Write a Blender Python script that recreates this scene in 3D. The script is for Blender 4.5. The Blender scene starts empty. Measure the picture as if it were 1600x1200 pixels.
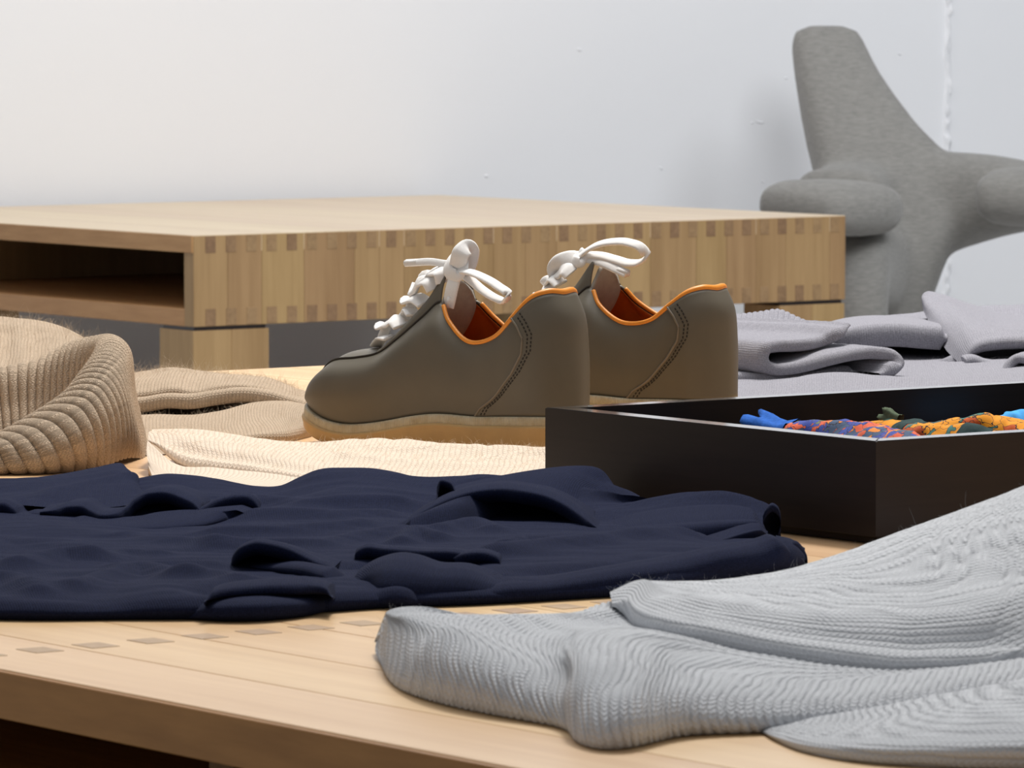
import bpy, bmesh, math, random
import numpy as np
from mathutils import Vector, Matrix

# ------------------------------------------------------------------ camera, world, lamps, exposure
SC = bpy.context.scene
COL = SC.collection
ZT = 0.45                      # height of both table tops
CAMH = 0.36                    # camera above the table tops
F, PITCH = 8500.0, 0.07106     # focal length in pixels of a 1600 px wide frame, downward tilt
cam_d = bpy.data.cameras.new('camera'); cam = bpy.data.objects.new('camera', cam_d); COL.objects.link(cam)
cam.location = (0, 0, ZT + CAMH); cam.rotation_euler = (math.pi/2 - PITCH, 0, 0)
cam_d.sensor_fit = 'HORIZONTAL'; cam_d.sensor_width = 36.0; cam_d.lens = 36.0*F/1600
cam_d.clip_start = 0.05; cam_d.clip_end = 100
cam_d.dof.use_dof = True; cam_d.dof.focus_distance = 4.15; cam_d.dof.aperture_fstop = 46
SC.camera = cam
SC.view_settings.view_transform = 'Standard'; SC.view_settings.look = 'None'
SC.view_settings.gamma = 1.0; SC.view_settings.use_curve_mapping = False
SC.view_settings.exposure = 0.0
world = bpy.data.worlds.new('world'); SC.world = world; world.use_nodes = True
bg = world.node_tree.nodes['Background']
bg.inputs['Color'].default_value = (0.95, 0.97, 1.0, 1); bg.inputs['Strength'].default_value = 0.27

def lamp(name, loc, target, size, power, color):
    d = bpy.data.lights.new(name, 'AREA'); d.shape = 'DISK'; d.size = size; d.energy = power; d.color = color
    o = bpy.data.objects.new(name, d); COL.objects.link(o); o.location = loc
    o.rotation_euler = (Vector(target) - Vector(loc)).to_track_quat('-Z', 'Y').to_euler()
    return o
lamp('ceiling_lamp', (0.2, 4.9, 3.1), (0.1, 4.2, ZT), 2.2, 62, (1.0, 0.98, 0.95))
lamp('ceiling_spot', (0.35, 5.2, 3.0), (0.05, 3.6, ZT), 0.45, 62, (1.0, 0.96, 0.90))
lamp('ceiling_lamp', (-0.6, 8.0, 3.1), (-0.4, 10.2, 0.9), 1.8, 26, (1.0, 0.95, 0.90))
lamp('ceiling_lamp', (1.5, 6.0, 2.9), (0.7, 10.2, 0.6), 1.8, 74, (0.96, 0.98, 1.0))
lamp('ceiling_lamp', (2.4, 8.6, 3.1), (1.2, 10.6, 0.9), 1.4, 34, (0.93, 0.96, 1.0))

# ------------------------------------------------------------------ helpers
def lin(c):
    return tuple(((v/255)/12.92 if v/255 <= 0.04045 else ((v/255+0.055)/1.055)**2.4) for v in c)
CP, SP = math.cos(PITCH), math.sin(PITCH)
def at(px, py, w):
    """A photograph pixel to a point of the place: w < 1 is the height above the table top, w >= 1 the distance from the camera."""
    a = (px-800)/F; b = (600-py)/F
    r = np.array([a, CP+b*SP, -SP+b*CP])
    t = (w-CAMH)/r[2] if w < 1 else w/r[1]
    return r*t + np.array([0, 0, ZT+CAMH])
def tag(o, label=None, cat=None, group=None, kind=None):
    if label: o['label'] = label
    if cat: o['category'] = cat
    if group: o['group'] = group
    if kind: o['kind'] = kind
    return o
def empty(name, loc, rz=0, **k):
    o = bpy.data.objects.new(name, None); COL.objects.link(o); o.location = loc; o.rotation_euler = (0, 0, rz)
    o.empty_display_size = 0.05
    return tag(o, **k)
def link(name, me, mat=None, parent=None, loc=None, **k):
    o = bpy.data.objects.new(name, me); COL.objects.link(o)
    if mat is not None and not me.materials: me.materials.append(mat)
    if parent: o.parent = parent
    if loc is not None: o.location = loc
    return tag(o, **k)
def mesh_np(name, V, Fc, smooth=True, uv=None):
    me = bpy.data.meshes.new(name); V = np.asarray(V, dtype=np.float32)
    me.from_pydata(V.tolist(), [], Fc if isinstance(Fc, list) else Fc.tolist())
    if smooth: me.polygons.foreach_set('use_smooth', np.ones(len(me.polygons), dtype=bool))
    if uv is not None:
        l = me.uv_layers.new(name='UVMap'); idx = np.empty(len(me.loops), dtype=np.int32)
        me.loops.foreach_get('vertex_index', idx)
        l.data.foreach_set('uv', np.asarray(uv, dtype=np.float32)[idx].ravel())
    me.update(); return me
def grid_faces(nv, nu, wrap=False):
    i = np.arange(nv-1)[:, None]; j = np.arange(nu if wrap else nu-1)[None, :]; j2 = (j+1) % nu
    return np.stack([i*nu+j, i*nu+j2, (i+1)*nu+j2, (i+1)*nu+j], -1).reshape(-1, 4)
def cr(P, m, ts=None, axis_mean=False):
    """Catmull-Rom through P (n,...,3), sampled at m even steps of chord length."""
    P = np.asarray(P, float); n = len(P)
    d = np.sqrt(((P[1:]-P[:-1])**2).sum(-1))
    if d.ndim > 1: d = d.reshape(n-1, -1).mean(1)
    d = np.maximum(d, 1e-6); t = np.concatenate([[0], np.cumsum(d)])
    T = np.empty_like(P)
    sh = (-1,)+(1,)*(P.ndim-1)
    if n > 2:
        s = (P[1:]-P[:-1])/d.reshape(sh)
        w0 = d[1:].reshape(sh); w1 = d[:-1].reshape(sh)
        T[1:-1] = (s[:-1]*w0+s[1:]*w1)/(w0+w1)
        T[0] = s[0]; T[-1] = s[-1]
    else:
        T[:] = (P[1]-P[0])/d[0]
    q = np.linspace(0, t[-1], m) if ts is None else np.asarray(ts)*t[-1]
    k = np.clip(np.searchsorted(t, q, side='right')-1, 0, n-2)
    h = d[k]; x = (q-t[k])/h
    shq = (-1,)+(1,)*(P.ndim-1); x = x.reshape(shq); hh = h.reshape(shq)
    return ((2*x**3-3*x**2+1)*P[k] + (x**3-2*x**2+x)*hh*T[k] + (-2*x**3+3*x**2)*P[k+1] + (x**3-x**2)*hh*T[k+1])
_rng = np.random.RandomState(7); _LAT = _rng.rand(256, 256)
def vnoise(x, y):
    xi = np.floor(x).astype(int); yi = np.floor(y).astype(int); fx = x-xi; fy = y-yi
    fx = fx*fx*(3-2*fx); fy = fy*fy*(3-2*fy)
    g = lambda a, b: _LAT[a % 256, b % 256]
    return ((g(xi, yi)*(1-fx)+g(xi+1, yi)*fx)*(1-fy)+(g(xi, yi+1)*(1-fx)+g(xi+1, yi+1)*fx)*fy)*2-1
def fbm(x, y, o=3):
    s = 0; a = 1
    for k in range(o): s = s+a*vnoise(x*2**k+17.3*k, y*2**k+5.1*k); a *= 0.5
    return s
def normals(G):
    du = np.gradient(G, axis=1); dv = np.gradient(G, axis=0)
    n = np.cross(du, dv); l = np.linalg.norm(n, axis=-1, keepdims=True)
    return n/np.maximum(l, 1e-12)
def arcs(G):
    su = np.concatenate([np.zeros((G.shape[0], 1)), np.cumsum(np.linalg.norm(np.diff(G, axis=1), axis=-1), 1)], 1)
    sv = np.concatenate([np.zeros((1, G.shape[1])), np.cumsum(np.linalg.norm(np.diff(G, axis=0), axis=-1), 0)], 0)
    return su, sv
def seg_dist(X, Y, pts):
    best = np.full(X.shape, 1e9)
    for (x1, y1), (x2, y2) in zip(pts[:-1], pts[1:]):
        dx, dy = x2-x1, y2-y1; L = dx*dx+dy*dy+1e-12
        t = np.clip(((X-x1)*dx+(Y-y1)*dy)/L, 0, 1)
        best = np.minimum(best, np.hypot(X-x1-t*dx, Y-y1-t*dy))
    return best
def roll_rows(contact, top, n=4, under=0.014, bulge=0.35, cz=0.0006, soft=False):
    """Rows of a soft rolled edge: from under the fold, round its front, up to the crest."""
    C = cr([at(x, y, cz) for x, y in contact], 40); T = cr([at(*p) for p in top], 40) if isinstance(top, list) else top
    back = (T-C)*np.array([1, 1, 0]); L = np.linalg.norm(back, axis=1, keepdims=True); back = back/np.maximum(L, 1e-6)
    back = np.where(back[:, 1:2] < 0, -back, back)*np.array([0.3, 1, 0])
    rows = [C+back*under, C+back*under*0.3]
    H = T-C
    for k in range(1, n):
        a = k/n*math.pi/2
        p = C + H*(k/n) if soft else C + H*np.array([0, 0, 1])*math.sin(a)**1.0 + H*np.array([1, 1, 0])*(1-math.cos(a))
        p = p - back*H[:, 2:3]*bulge*math.sin(2*a)
        rows.append(p)
    rows.append(T)
    return rows
def ov(contact, pts, dz=0.0006):
    """Give crest pixels the distance of the contact line below them plus a step back."""
    xs = [p[0] for p in contact]; ds = [float(at(p[0], p[1], dz)[1]) for p in contact]
    return [(x, y, float(np.interp(x, xs, ds))+d) for x, y, d in pts]
def build_grid(rows, nu, nv):
    R = []
    for r in rows:
        P = np.array([at(*p) for p in r]) if isinstance(r, list) else np.asarray(r)
        R.append(cr(P, nu))
    return cr(np.array(R), nv)
def soften(G, wu=31, wv=11):
    def blur(A, w, ax):
        p = [(0, 0)]*3; p[ax] = (w//2, w//2); B = np.cumsum(np.pad(A, p, 'edge'), ax); B = np.concatenate([np.zeros_like(np.take(B, [0], ax)), B], ax)
        n = A.shape[ax]; return (np.take(B, range(w, w+n), ax)-np.take(B, range(n), ax))/w
    return blur(blur(blur(blur(G, wu, 1), wu, 1), wv, 0), wv, 0)
def finish(name, G, mat, parent=None, ridges=(), wrinkle=(0, 0.05, 0.02), disp=None, floor=True, zref=0.02, ends='', **k):
    """ridges: (pixel polyline, height, width) strokes pushed up or down; wrinkle: (height, length along, length across)."""
    G = G.copy()
    up = np.zeros(G.shape[:2])
    for pl, amp, w in ridges:
        pts = [tuple(at(x, y, zref)[:2]) for x, y in pl]
        up += amp*np.exp(-(seg_dist(G[..., 0], G[..., 1], pts)/w)**2)
    if wrinkle[0]:
        up += wrinkle[0]*fbm(G[..., 0]/wrinkle[1]+3.1, G[..., 1]/wrinkle[2]+8.7)
    zt = np.clip((G[..., 2]-ZT)/0.010, 0, 1)
    G[..., 2] += up*zt
    if disp is not None:
        su, sv = arcs(G); N = normals(G)
        if N[..., 2].mean() < 0: N = -N
        G += N*disp(su, sv, G)[..., None]
    if floor: G[..., 2] = np.maximum(G[..., 2], ZT+0.0004)
    for e in ends:       # let the cut end of the cloth curl down to the table
        i, j = (-1, -5) if e == 'R' else (0, 4)
        d = G[:, i]-G[:, j]; d[:, 2] = 0; d /= np.maximum(np.linalg.norm(d, axis=1, keepdims=True), 1e-6); d = d.mean(0)[None]
        h = G[:, i, 2]-ZT-.0004; C = []
        for q in range(1, 9):
            a = q/8*math.pi/2; c = G[:, i]+d*(h*.6*math.sin(a))[:, None]; c[:, 2] = ZT+.0004+h*math.cos(a); C.append(c)
        C = np.stack(C, 1); G = np.concatenate([G, C], 1) if e == 'R' else np.concatenate([C[:, ::-1], G], 1)
    su, sv = arcs(G)
    su = su-su[:, su.shape[1]//2:su.shape[1]//2+1]
    nv, nu = G.shape[:2]
    me = mesh_np(name, G.reshape(-1, 3), grid_faces(nv, nu), True, np.stack([su, sv], -1).reshape(-1, 2))
    o = link(name, me, mat, parent, **k); o['_'] = 0; del o['_']
    return o, G
def fuzz(name, G, mat, parent, count, length, radius, seed=1, lean=0.6, zmin=0.004):
    """Loose wool fibres standing off a garment."""
    r = np.random.RandomState(seed); N = normals(G)
    if N[..., 2].mean() < 0: N = -N
    nv, nu = G.shape[:2]
    fu = r.rand(count*3)*(nu-1.01); fv = r.rand(count*3)*(nv-1.01)
    i, j = fv.astype(int), fu.astype(int); a = (fv-i)[:, None]; b = (fu-j)[:, None]
    P = (G[i, j]*(1-b)+G[i, j+1]*b)*(1-a)+(G[i+1, j]*(1-b)+G[i+1, j+1]*b)*a
    n = N[i, j]; ok = (P[:, 2] > ZT+zmin) & (n[:, 2] > -0.2); P = P[ok][:count]; n = n[ok][:count]; m = len(P)
    d = n + r.randn(m, 3)*lean; d /= np.linalg.norm(d, axis=1, keepdims=True)
    c = r.randn(m, 3)*1.6
    L = length*(0.35+r.rand(m, 1)**2*1.0)
    Q = np.stack([P-n*0.0004, P+d*L*0.35+c*L*0.05, P+d*L*0.7+c*L*0.2, P+d*L*0.9+c*L*0.45], 1)
    Q[..., 2] = np.maximum(Q[..., 2], ZT+0.0006)
    h = bpy.data.hair_curves.new(name); h.add_curves([4]*m)
    h.position_data.foreach_set('vector', Q.astype(np.float32).ravel())
    at_ = h.attributes.new('radius', 'FLOAT', 'POINT')
    at_.data.foreach_set('value', np.tile(np.array([1, .9, .7, .3], np.float32)*radius, m))
    h.materials.append(mat)
    o = bpy.data.objects.new(name, h); COL.objects.link(o); o.parent = parent; o['kind'] = 'stuff'
    return o
_boxes = {}
def board(name, c, s, mat, parent, bev=0.0008, **k):
    key = (round(s[0], 4), round(s[1], 4), round(s[2], 4), mat.name, bev)
    me = _boxes.get(key)
    if me is None:
        bm = bmesh.new(); bmesh.ops.create_cube(bm, size=1.0)
        bmesh.ops.scale(bm, vec=s, verts=bm.verts)
        if bev: bmesh.ops.bevel(bm, geom=bm.edges[:], offset=bev, segments=1, affect='EDGES')
        me = bpy.data.meshes.new(name); bm.to_mesh(me); bm.free(); me.materials.append(mat); _boxes[key] = me
    o = bpy.data.objects.new(name, me); COL.objects.link(o); o.location = c; o.parent = parent
    return tag(o, **k)
def frames(P, up=(0, 0, 1)):
    T = np.gradient(P, axis=0); T /= np.maximum(np.linalg.norm(T, axis=1, keepdims=True), 1e-9)
    U = np.asarray(up, float)
    if U.ndim == 1: U = np.tile(U, (len(P), 1))
    A = np.cross(U, T); A /= np.maximum(np.linalg.norm(A, axis=1, keepdims=True), 1e-9)
    B = np.cross(T, A)
    return T, A, B
def tube_mesh(name, P, ra, rb=None, seg=10, up=(0, 0, 1), cap=True, sq=1.0):
    """Sweep an ellipse (or a flattened band, sq < 1) along P; ra across, rb along up."""
    P = np.asarray(P, float); n = len(P); ra = np.broadcast_to(ra, (n,)); rb = ra if rb is None else np.broadcast_to(rb, (n,))
    T, A, B = frames(P, up); th = np.arange(seg)/seg*2*math.pi
    c = np.sign(np.cos(th))*np.abs(np.cos(th))**sq; s = np.sign(np.sin(th))*np.abs(np.sin(th))**sq
    V = P[:, None]+A[:, None]*(ra[:, None]*c)[..., None]+B[:, None]*(rb[:, None]*s)[..., None]
    Fc = grid_faces(n, seg, True).tolist(); V = V.reshape(-1, 3)
    L = np.concatenate([[0], np.cumsum(np.linalg.norm(np.diff(P, axis=0), axis=1))])
    uv = np.stack([np.repeat(L, seg), np.tile(th/(2*math.pi), n)], 1)
    if cap: Fc += [list(range(seg))[::-1], list(range((n-1)*seg, n*seg))]
    return mesh_np(name, V, Fc, True, uv)

# ------------------------------------------------------------------ materials
def mat_new(name):
    m = bpy.data.materials.new(name); m.use_nodes = True; nt = m.node_tree
    return m, nt, nt.nodes['Principled BSDF']
class NB:
    def __init__(s, nt): s.nt = nt
    def n(s, t, **k):
        nd = s.nt.nodes.new(t)
        for a, b in k.items(): setattr(nd, a, b)
        return nd
    def lk(s, a, b): s.nt.links.new(a, b)
    def m(s, op, a, b=None, c=None):
        nd = s.n('ShaderNodeMath', operation=op)
        for i, v in enumerate((a, b, c)):
            if v is None: continue
            if isinstance(v, (int, float)): nd.inputs[i].default_value = v
            else: s.lk(v, nd.inputs[i])
        return nd.outputs[0]
    def mix(s, f, a, b, bt='MIX'):
        nd = s.n('ShaderNodeMix', data_type='RGBA', blend_type=bt)
        for i, v in ((0, f), (6, a), (7, b)):
            if isinstance(v, (int, float)): nd.inputs[i].default_value = v
            elif isinstance(v, tuple): nd.inputs[i].default_value = (*v[:3], 1)
            else: s.lk(v, nd.inputs[i])
        return nd.outputs[2]
    def noise(s, vec, scale, detail=3, rough=0.5, w=None):
        nd = s.n('ShaderNodeTexNoise'); nd.inputs['Scale'].default_value = scale; nd.inputs['Detail'].default_value = detail
        nd.inputs['Roughness'].default_value = rough
        if vec is not None: s.lk(vec, nd.inputs['Vector'])
        return nd.outputs['Fac']
    def mapping(s, vec, scale=(1, 1, 1), loc=None):
        nd = s.n('ShaderNodeMapping'); nd.inputs['Scale'].default_value = scale; s.lk(vec, nd.inputs['Vector'])
        if loc is not None: s.lk(loc, nd.inputs['Location'])
        return nd.outputs[0]
    def ramp(s, f, stops):
        nd = s.n('ShaderNodeValToRGB'); el = nd.color_ramp.elements
        while len(el) < len(stops): el.new(0.5)
        for e, (p, c) in zip(el, stops): e.position = p; e.color = (*c, 1)
        s.lk(f, nd.inputs[0]); return nd.outputs[0]
    def bump(s, h, strength, dist, bsdf, prev=None):
        nd = s.n('ShaderNodeBump'); nd.inputs['Strength'].default_value = strength; nd.inputs['Distance'].default_value = dist
        s.lk(h, nd.inputs['Height'])
        if prev is not None: s.lk(prev, nd.inputs['Normal'])
        s.lk(nd.outputs[0], bsdf.inputs['Normal']); return nd.outputs[0]
def wood(name, c1, c2, grain=(1, 0.05, 1), rough=0.42, vary=0.18, scale=60, spec=0.4, coat=0.0):
    m, nt, b = mat_new(name); k = NB(nt)
    tc = k.n('ShaderNodeTexCoord').outputs['Object']; info = k.n('ShaderNodeObjectInfo')
    off = k.n('ShaderNodeCombineXYZ'); r = k.m('MULTIPLY', info.outputs['Random'], 37.0)
    for i in range(3): k.lk(r, off.inputs[i])
    v = k.mapping(tc, grain, off.outputs[0])
    n1 = k.noise(v, scale, 5, 0.62); n2 = k.noise(v, scale*0.18, 2, 0.5)
    f = k.m('ADD', k.m('MULTIPLY', n1, 0.55), k.m('MULTIPLY', n2, 0.45))
    col = k.ramp(f, [(0.32, lin(c2)), (0.62, lin(c1))])
    hsv = k.n('ShaderNodeHueSaturation'); k.lk(col, hsv.inputs['Color'])
    k.lk(k.m('ADD', k.m('MULTIPLY', info.outputs['Random'], vary), 1-vary*0.6), hsv.inputs['Value'])
    k.lk(k.m('ADD', k.m('MULTIPLY', info.outputs['Random'], 0.012), 0.494), hsv.inputs['Hue'])
    k.lk(hsv.outputs[0], b.inputs['Base Color'])
    b.inputs['Roughness'].default_value = rough; b.inputs['Specular IOR Level'].default_value = spec
    k.bump(n1, 0.12, 0.0006, b); return m
def plain(name, c, rough=0.6, spec=0.3, nscale=0, namt=0.1, bump=0, bscale=400, bdist=0.0005, **kw):
    m, nt, b = mat_new(name); k = NB(nt); tc = k.n('ShaderNodeTexCoord').outputs['Object']
    b.inputs['Base Color'].default_value = (*lin(c), 1)
    if nscale:
        n = k.noise(tc, nscale, 4, 0.6); c0 = tuple(x*(1-namt) for x in lin(c)); c1 = tuple(min(1, x*(1+namt)) for x in lin(c))
        k.lk(k.ramp(n, [(0.3, c0), (0.7, c1)]), b.inputs['Base Color'])
    b.inputs['Roughness'].default_value = rough; b.inputs['Specular IOR Level'].default_value = spec
    if bump: k.bump(k.noise(tc, bscale, 3, 0.6), bump, bdist, b)
    for a, v in kw.items(): b.inputs[a].default_value = v
    return m
def wool(name, c, pu=0.005, pv=0.0035, bump=0.6, dist=0.001, mel=0.12, groove_shade=0.25, sheen=0.25, skew=0.55, swap=False, fz=900):
    """Knitted wool: V-shaped stitches in columns pu wide and rows pv high, laid out on the UVs (metres)."""
    m, nt, b = mat_new(name); k = NB(nt)
    uv = k.n('ShaderNodeUVMap').outputs[0]; sp = k.n('ShaderNodeSeparateXYZ'); k.lk(uv, sp.inputs[0])
    U, V = (sp.outputs[1], sp.outputs[0]) if swap else (sp.outputs[0], sp.outputs[1])
    tc = k.n('ShaderNodeTexCoord').outputs['Object']
    wob = k.m('MULTIPLY', k.m('SUBTRACT', k.noise(tc, 35, 2), 0.5), 0.9)
    u = k.m('ADD', k.m('DIVIDE', U, pu), wob); v = k.m('ADD', k.m('DIVIDE', V, pv), wob)
    a = k.m('MULTIPLY', k.m('ABSOLUTE', k.m('SUBTRACT', k.m('FRACT', u), 0.5)), 2.0)
    col_h = k.m('SUBTRACT', 1.0, k.m('POWER', a, 3.0))
    st = k.m('ADD', 0.5, k.m('MULTIPLY', k.m('COSINE', k.m('MULTIPLY', k.m('SUBTRACT', v, k.m('MULTIPLY', a, skew)), 2*math.pi)), 0.5))
    h = k.m('MULTIPLY', col_h, k.m('ADD', 0.55, k.m('MULTIPLY', st, 0.45)))
    fine = k.noise(tc, fz, 3, 0.7)
    h2 = k.m('ADD', h, k.m('MULTIPLY', fine, 0.35))
    base = lin(c); c0 = tuple(x*(1-mel) for x in base); c1 = tuple(min(1, x*(1+mel)) for x in base)
    mc = k.ramp(fine, [(0.35, c0), (0.65, c1)])
    gl = k.m('MULTIPLY', k.m('SUBTRACT', 1.0, h), groove_shade)  # shade in the gaps between stitches, mixed into the wool colour
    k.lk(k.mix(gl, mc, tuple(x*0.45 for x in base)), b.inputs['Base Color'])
    b.inputs['Roughness'].default_value = 0.95; b.inputs['Specular IOR Level'].default_value = 0.1
    b.inputs['Sheen Weight'].default_value = sheen; b.inputs['Sheen Roughness'].default_value = 0.6
    b.inputs['Sheen Tint'].default_value = (*[min(1, x*1.3+0.05) for x in base], 1)
    k.bump(h2, bump, dist, b); return m
def fibre(name, c):
    m, nt, b = mat_new(name); b.inputs['Base Color'].default_value = (*lin(c), 1); b.inputs['Roughness'].default_value = 0.9
    b.inputs['Specular IOR Level'].default_value = 0.05; return m

M = {}
M['oak_top'] = wood('oak_top', (228, 192, 146), (206, 164, 116), (1, 0.04, 1), 0.38, 0.10, 70)
M['oak_side'] = wood('oak_side', (170, 139, 97), (146, 116, 77), (1, 1, 0.06), 0.5, 0.16, 60)
M['oak_edge'] = wood('oak_edge', (186, 144, 96), (160, 118, 72), (1, 0.12, 1), 0.5, 0.05, 90)
M['oak_edge_near'] = wood('oak_edge_near', (178, 126, 70), (150, 102, 52), (1, 0.12, 1), 0.5, 0.05, 90)
M['end_grain'] = wood('end_grain', (152, 122, 88), (126, 98, 70), (1, 1, 1), 0.6, 0.3, 160)
M['end_grain_top'] = wood('end_grain_top', (180, 148, 112), (160, 128, 96), (1, 1, 1), 0.5, 0.1, 160)
M['gap_shade'] = wood('gap_shade', (46, 33, 29), (32, 23, 21), (0.3, 0.3, 1.5), 0.3, 0.04, 120, 0.5)
# ------------------------------------------------------------------ the room
AZ = 0.634
dA = np.array([math.cos(AZ), math.sin(AZ)]); dB = np.array([-math.sin(AZ), math.cos(AZ)])
far0 = at(302, 368, 0.0); farR = at(1320, 336.5, 0.0); farB = at(735, 303.3, 0.0)
FAR_L = float((farR-far0)[:2] @ dA); FAR_W = float((farB-farR)[:2] @ dB)
wall_o = far0[:2] + dB*(FAR_W+0.05)
def wall_pt(px, py, off=0.0):
    """Point of the back wall seen at a pixel."""
    a = (px-800)/F; b = (600-py)/F; r = np.array([a, CP+b*SP, -SP+b*CP])
    t = ((wall_o-dB*off) @ dB)/(r[:2] @ dB); return r*t+np.array([0, 0, ZT+CAMH])
def wall_xz(px, py):
    p = wall_pt(px, py); return float((p[:2]-wall_o) @ dA), float(p[2])
m, nt, b = mat_new('painted_wall'); k = NB(nt); tc = k.n('ShaderNodeTexCoord').outputs['Object']
b.inputs['Base Color'].default_value = (*lin((236, 237, 240)), 1); b.inputs['Roughness'].default_value = 0.75
b.inputs['Specular IOR Level'].default_value = 0.25
h = k.m('ADD', k.noise(tc, 9, 3), k.m('MULTIPLY', k.noise(tc, 130, 3), 0.25)); k.bump(h, 0.25, 0.004, b); M['wall'] = m
M['floor'] = plain('grey_concrete', (190, 189, 188), 0.6, 0.3, 3, 0.08)
me = bpy.data.meshes.new('wall_back'); bm = bmesh.new(); bmesh.ops.create_cube(bm, size=1)
bmesh.ops.scale(bm, vec=(9, 0.1, 3.2), verts=bm.verts); bm.to_mesh(me); bm.free()
c = wall_o + dA*0.8 + dB*0.05
wall = link('wall_back', me, M['wall'], None, (c[0], c[1], 1.6), kind='structure'); wall.rotation_euler = (0, 0, AZ)
me = bpy.data.meshes.new('floor'); bm = bmesh.new(); bmesh.ops.create_cube(bm, size=1)
bmesh.ops.scale(bm, vec=(14, 16, 0.1), verts=bm.verts); bm.to_mesh(me); bm.free()
link('floor', me, M['floor'], None, (0, 5, -0.05), kind='structure')
# the rough plastered joint that runs down the wall, and a few paint flecks
def wall_local(px, py): x, z = wall_xz(px, py); return x-0.8, z-1.6
rs = random.Random(5)
x0, zt = wall_local(1481, 0); x1, zb = wall_local(1481, 300)
bm = bmesh.new(); N = 420; W = 9; rows = []
for i in range(N+1):
    z = 1.55 - i/N*3.1; row = []
    hw = 0.0085*(0.8+0.4*fbm(np.array([z*9.]), np.array([1.0]))[0])
    for j in range(W):
        t = j/(W-1)*2-1; p = 0.0035*(1-t*t)**0.5 if abs(t) < 1 else 0
        lump = max(0, fbm(np.array([z*95.+j*0.2]), np.array([j*0.9]))[0])*0.012*(1-t*t)
        row.append(bm.verts.new((x0+t*hw+0.004*fbm(np.array([z*20.]), np.array([7.0]))[0], -0.05-p-lump+0.0004, z)))
    rows.append(row)
for i in range(N):
    for j in range(W-1): bm.faces.new((rows[i][j], rows[i+1][j], rows[i+1][j+1], rows[i][j+1])).smooth = True
me = bpy.data.meshes.new('plaster_joint'); bm.to_mesh(me); bm.free()
link('plaster_joint', me, M['wall'], wall)
for px, py, w, hh, rot in ((1187, 191, .012, .0025, .15), (1175, 192, .005, .0018, -.1), (905, 78, .006, .003, .3), (760, 275, .005, .003, 0), (1033, 263, .005, .0025, .6), (1228, 122, .004, .002, 0), (1405, 84, .006, .002, .4), (1192, 284, .004, .002, .2)):
    x, z = wall_local(px, py); me = bpy.data.meshes.new('paint_chip'); bm = bmesh.new()
    bmesh.ops.create_icosphere(bm, subdivisions=2, radius=1); bmesh.ops.scale(bm, vec=(w, 0.002, hh), verts=bm.verts)
    for v in bm.verts: v.co.x += rs.uniform(-1, 1)*w*0.15; v.co.z += rs.uniform(-1, 1)*hh*0.3
    bm.to_mesh(me); bm.free(); o = link('paint_chip', me, M['wall'], wall, (x, -0.05, z)); o.rotation_euler = (0, rot, 0)

# ------------------------------------------------------------------ the two tables
M['oak_top_far'] = wood('oak_top_far', (222, 202, 172), (208, 186, 156), (1, 0.04, 1), 0.38, 0.06, 70)
def table(root, L, W, cab, slab, plank, rows_of_fingers, inner, legs, rnd, mats):
    """Box-jointed oak platform: local x along the long side, y across it, origin on the floor under the front corner."""
    r = random.Random(rnd); top, side, edge, endg = mats; H = ZT
    n = round(L/plank); w = L/n
    for i in range(n):   # top boards, long side across the table
        board('plank', (w*(i+.5), W/2, H-slab/2), (w-0.0005, W, slab), top if i else top, root, 0.0006)
    e = 0.003            # facing strip of the open end
    board('edge_strip', (-e/2, W/2, H-slab/2-0.0004), (e, W, slab-0.0008), edge, root, 0.0005)
    board('bottom_panel', (L/2, W/2, H-cab+slab/2), (L, W-2*slab, slab), edge, root)
    zc = H-cab/2-0.0
    for y, face in ((slab/2, True), (W-slab/2, False)):
        if face and rows_of_fingers:
            x = 0.0
            while x < L-1e-4:
                sw = r.choice((0.047, 0.062, 0.078, 0.094)); sw = min(sw, L-x)
                if L-x-sw < 0.03: sw = L-x
                board('stave', (x+sw/2, y-0.0002, H-cab/2-0.0003), (sw-0.0004, slab, cab-0.0012), side, root, 0.0004); x += sw
        else:
            board('side_panel', (L/2, y, H-cab/2-slab/2), (L, slab, cab-slab), side, root)
    for y in inner:
        board('divider', (L/2+0.03, y, H-cab/2), (L-0.30, slab, cab-2*slab-0.001), side, root)
    if rows_of_fingers:
        p = 0.0372; k_ = int(L/p)
        for i in range(k_):
            for zz in (H-slab/2-0.0012, H-cab+slab/2+0.0008):
                board('finger', (p*(i+.5)+0.012, 0.004, zz), (p*0.5, 0.0098, slab-0.001), endg, root, 0.0004)
    for x, y in legs:
        lx, ly, lh = 0.138, 0.095, H-cab-0.006
        sp = board('spacer', (x+lx/2, y+ly/2, H-cab-0.003), (lx-0.008, ly-0.008, 0.006), M['gap_shade'], root, 0)  # inset spacer coloured dark to stand for the shadow gap above the leg
        lg = board('leg', (x+lx*.25, y+ly/2, lh/2), (lx*.5, ly, lh), side, root, 0.001)
        board('stave', (lx*.5, 0, 0), (lx*.5, ly, lh), side, lg, 0.001)
root = empty('display_table', (far0[0], far0[1], 0), AZ, label='low oak platform table with box-jointed front standing against the white wall', cat='table')
table(root, FAR_L, FAR_W, 0.139, 0.0265, 0.078, True, (FAR_W*0.80,), ((0, 0.001), (FAR_L-0.138, 0.001), (0.10, FAR_W-0.25), (FAR_L-0.138, FAR_W-0.25)), 3,
      (M['oak_top_far'], M['oak_side'], M['oak_edge'], M['end_grain']))
e0 = at(0, 1045, 0.0); bk = at(420, 575.3, 0.0)
A0 = float(e0[:2] @ dA); NB_ = float(bk[:2] @ dB); NF = float(at(900, 1215, 0.0)[:2] @ dB) - 0.22
NEAR_L, NEAR_W = 2.75, NB_-NF
o2 = dA*A0 + dB*NF
near = empty('display_table', (o2[0], o2[1], 0), AZ, label='oak table in the foreground that carries the clothes, shoes and tray', cat='table')
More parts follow.
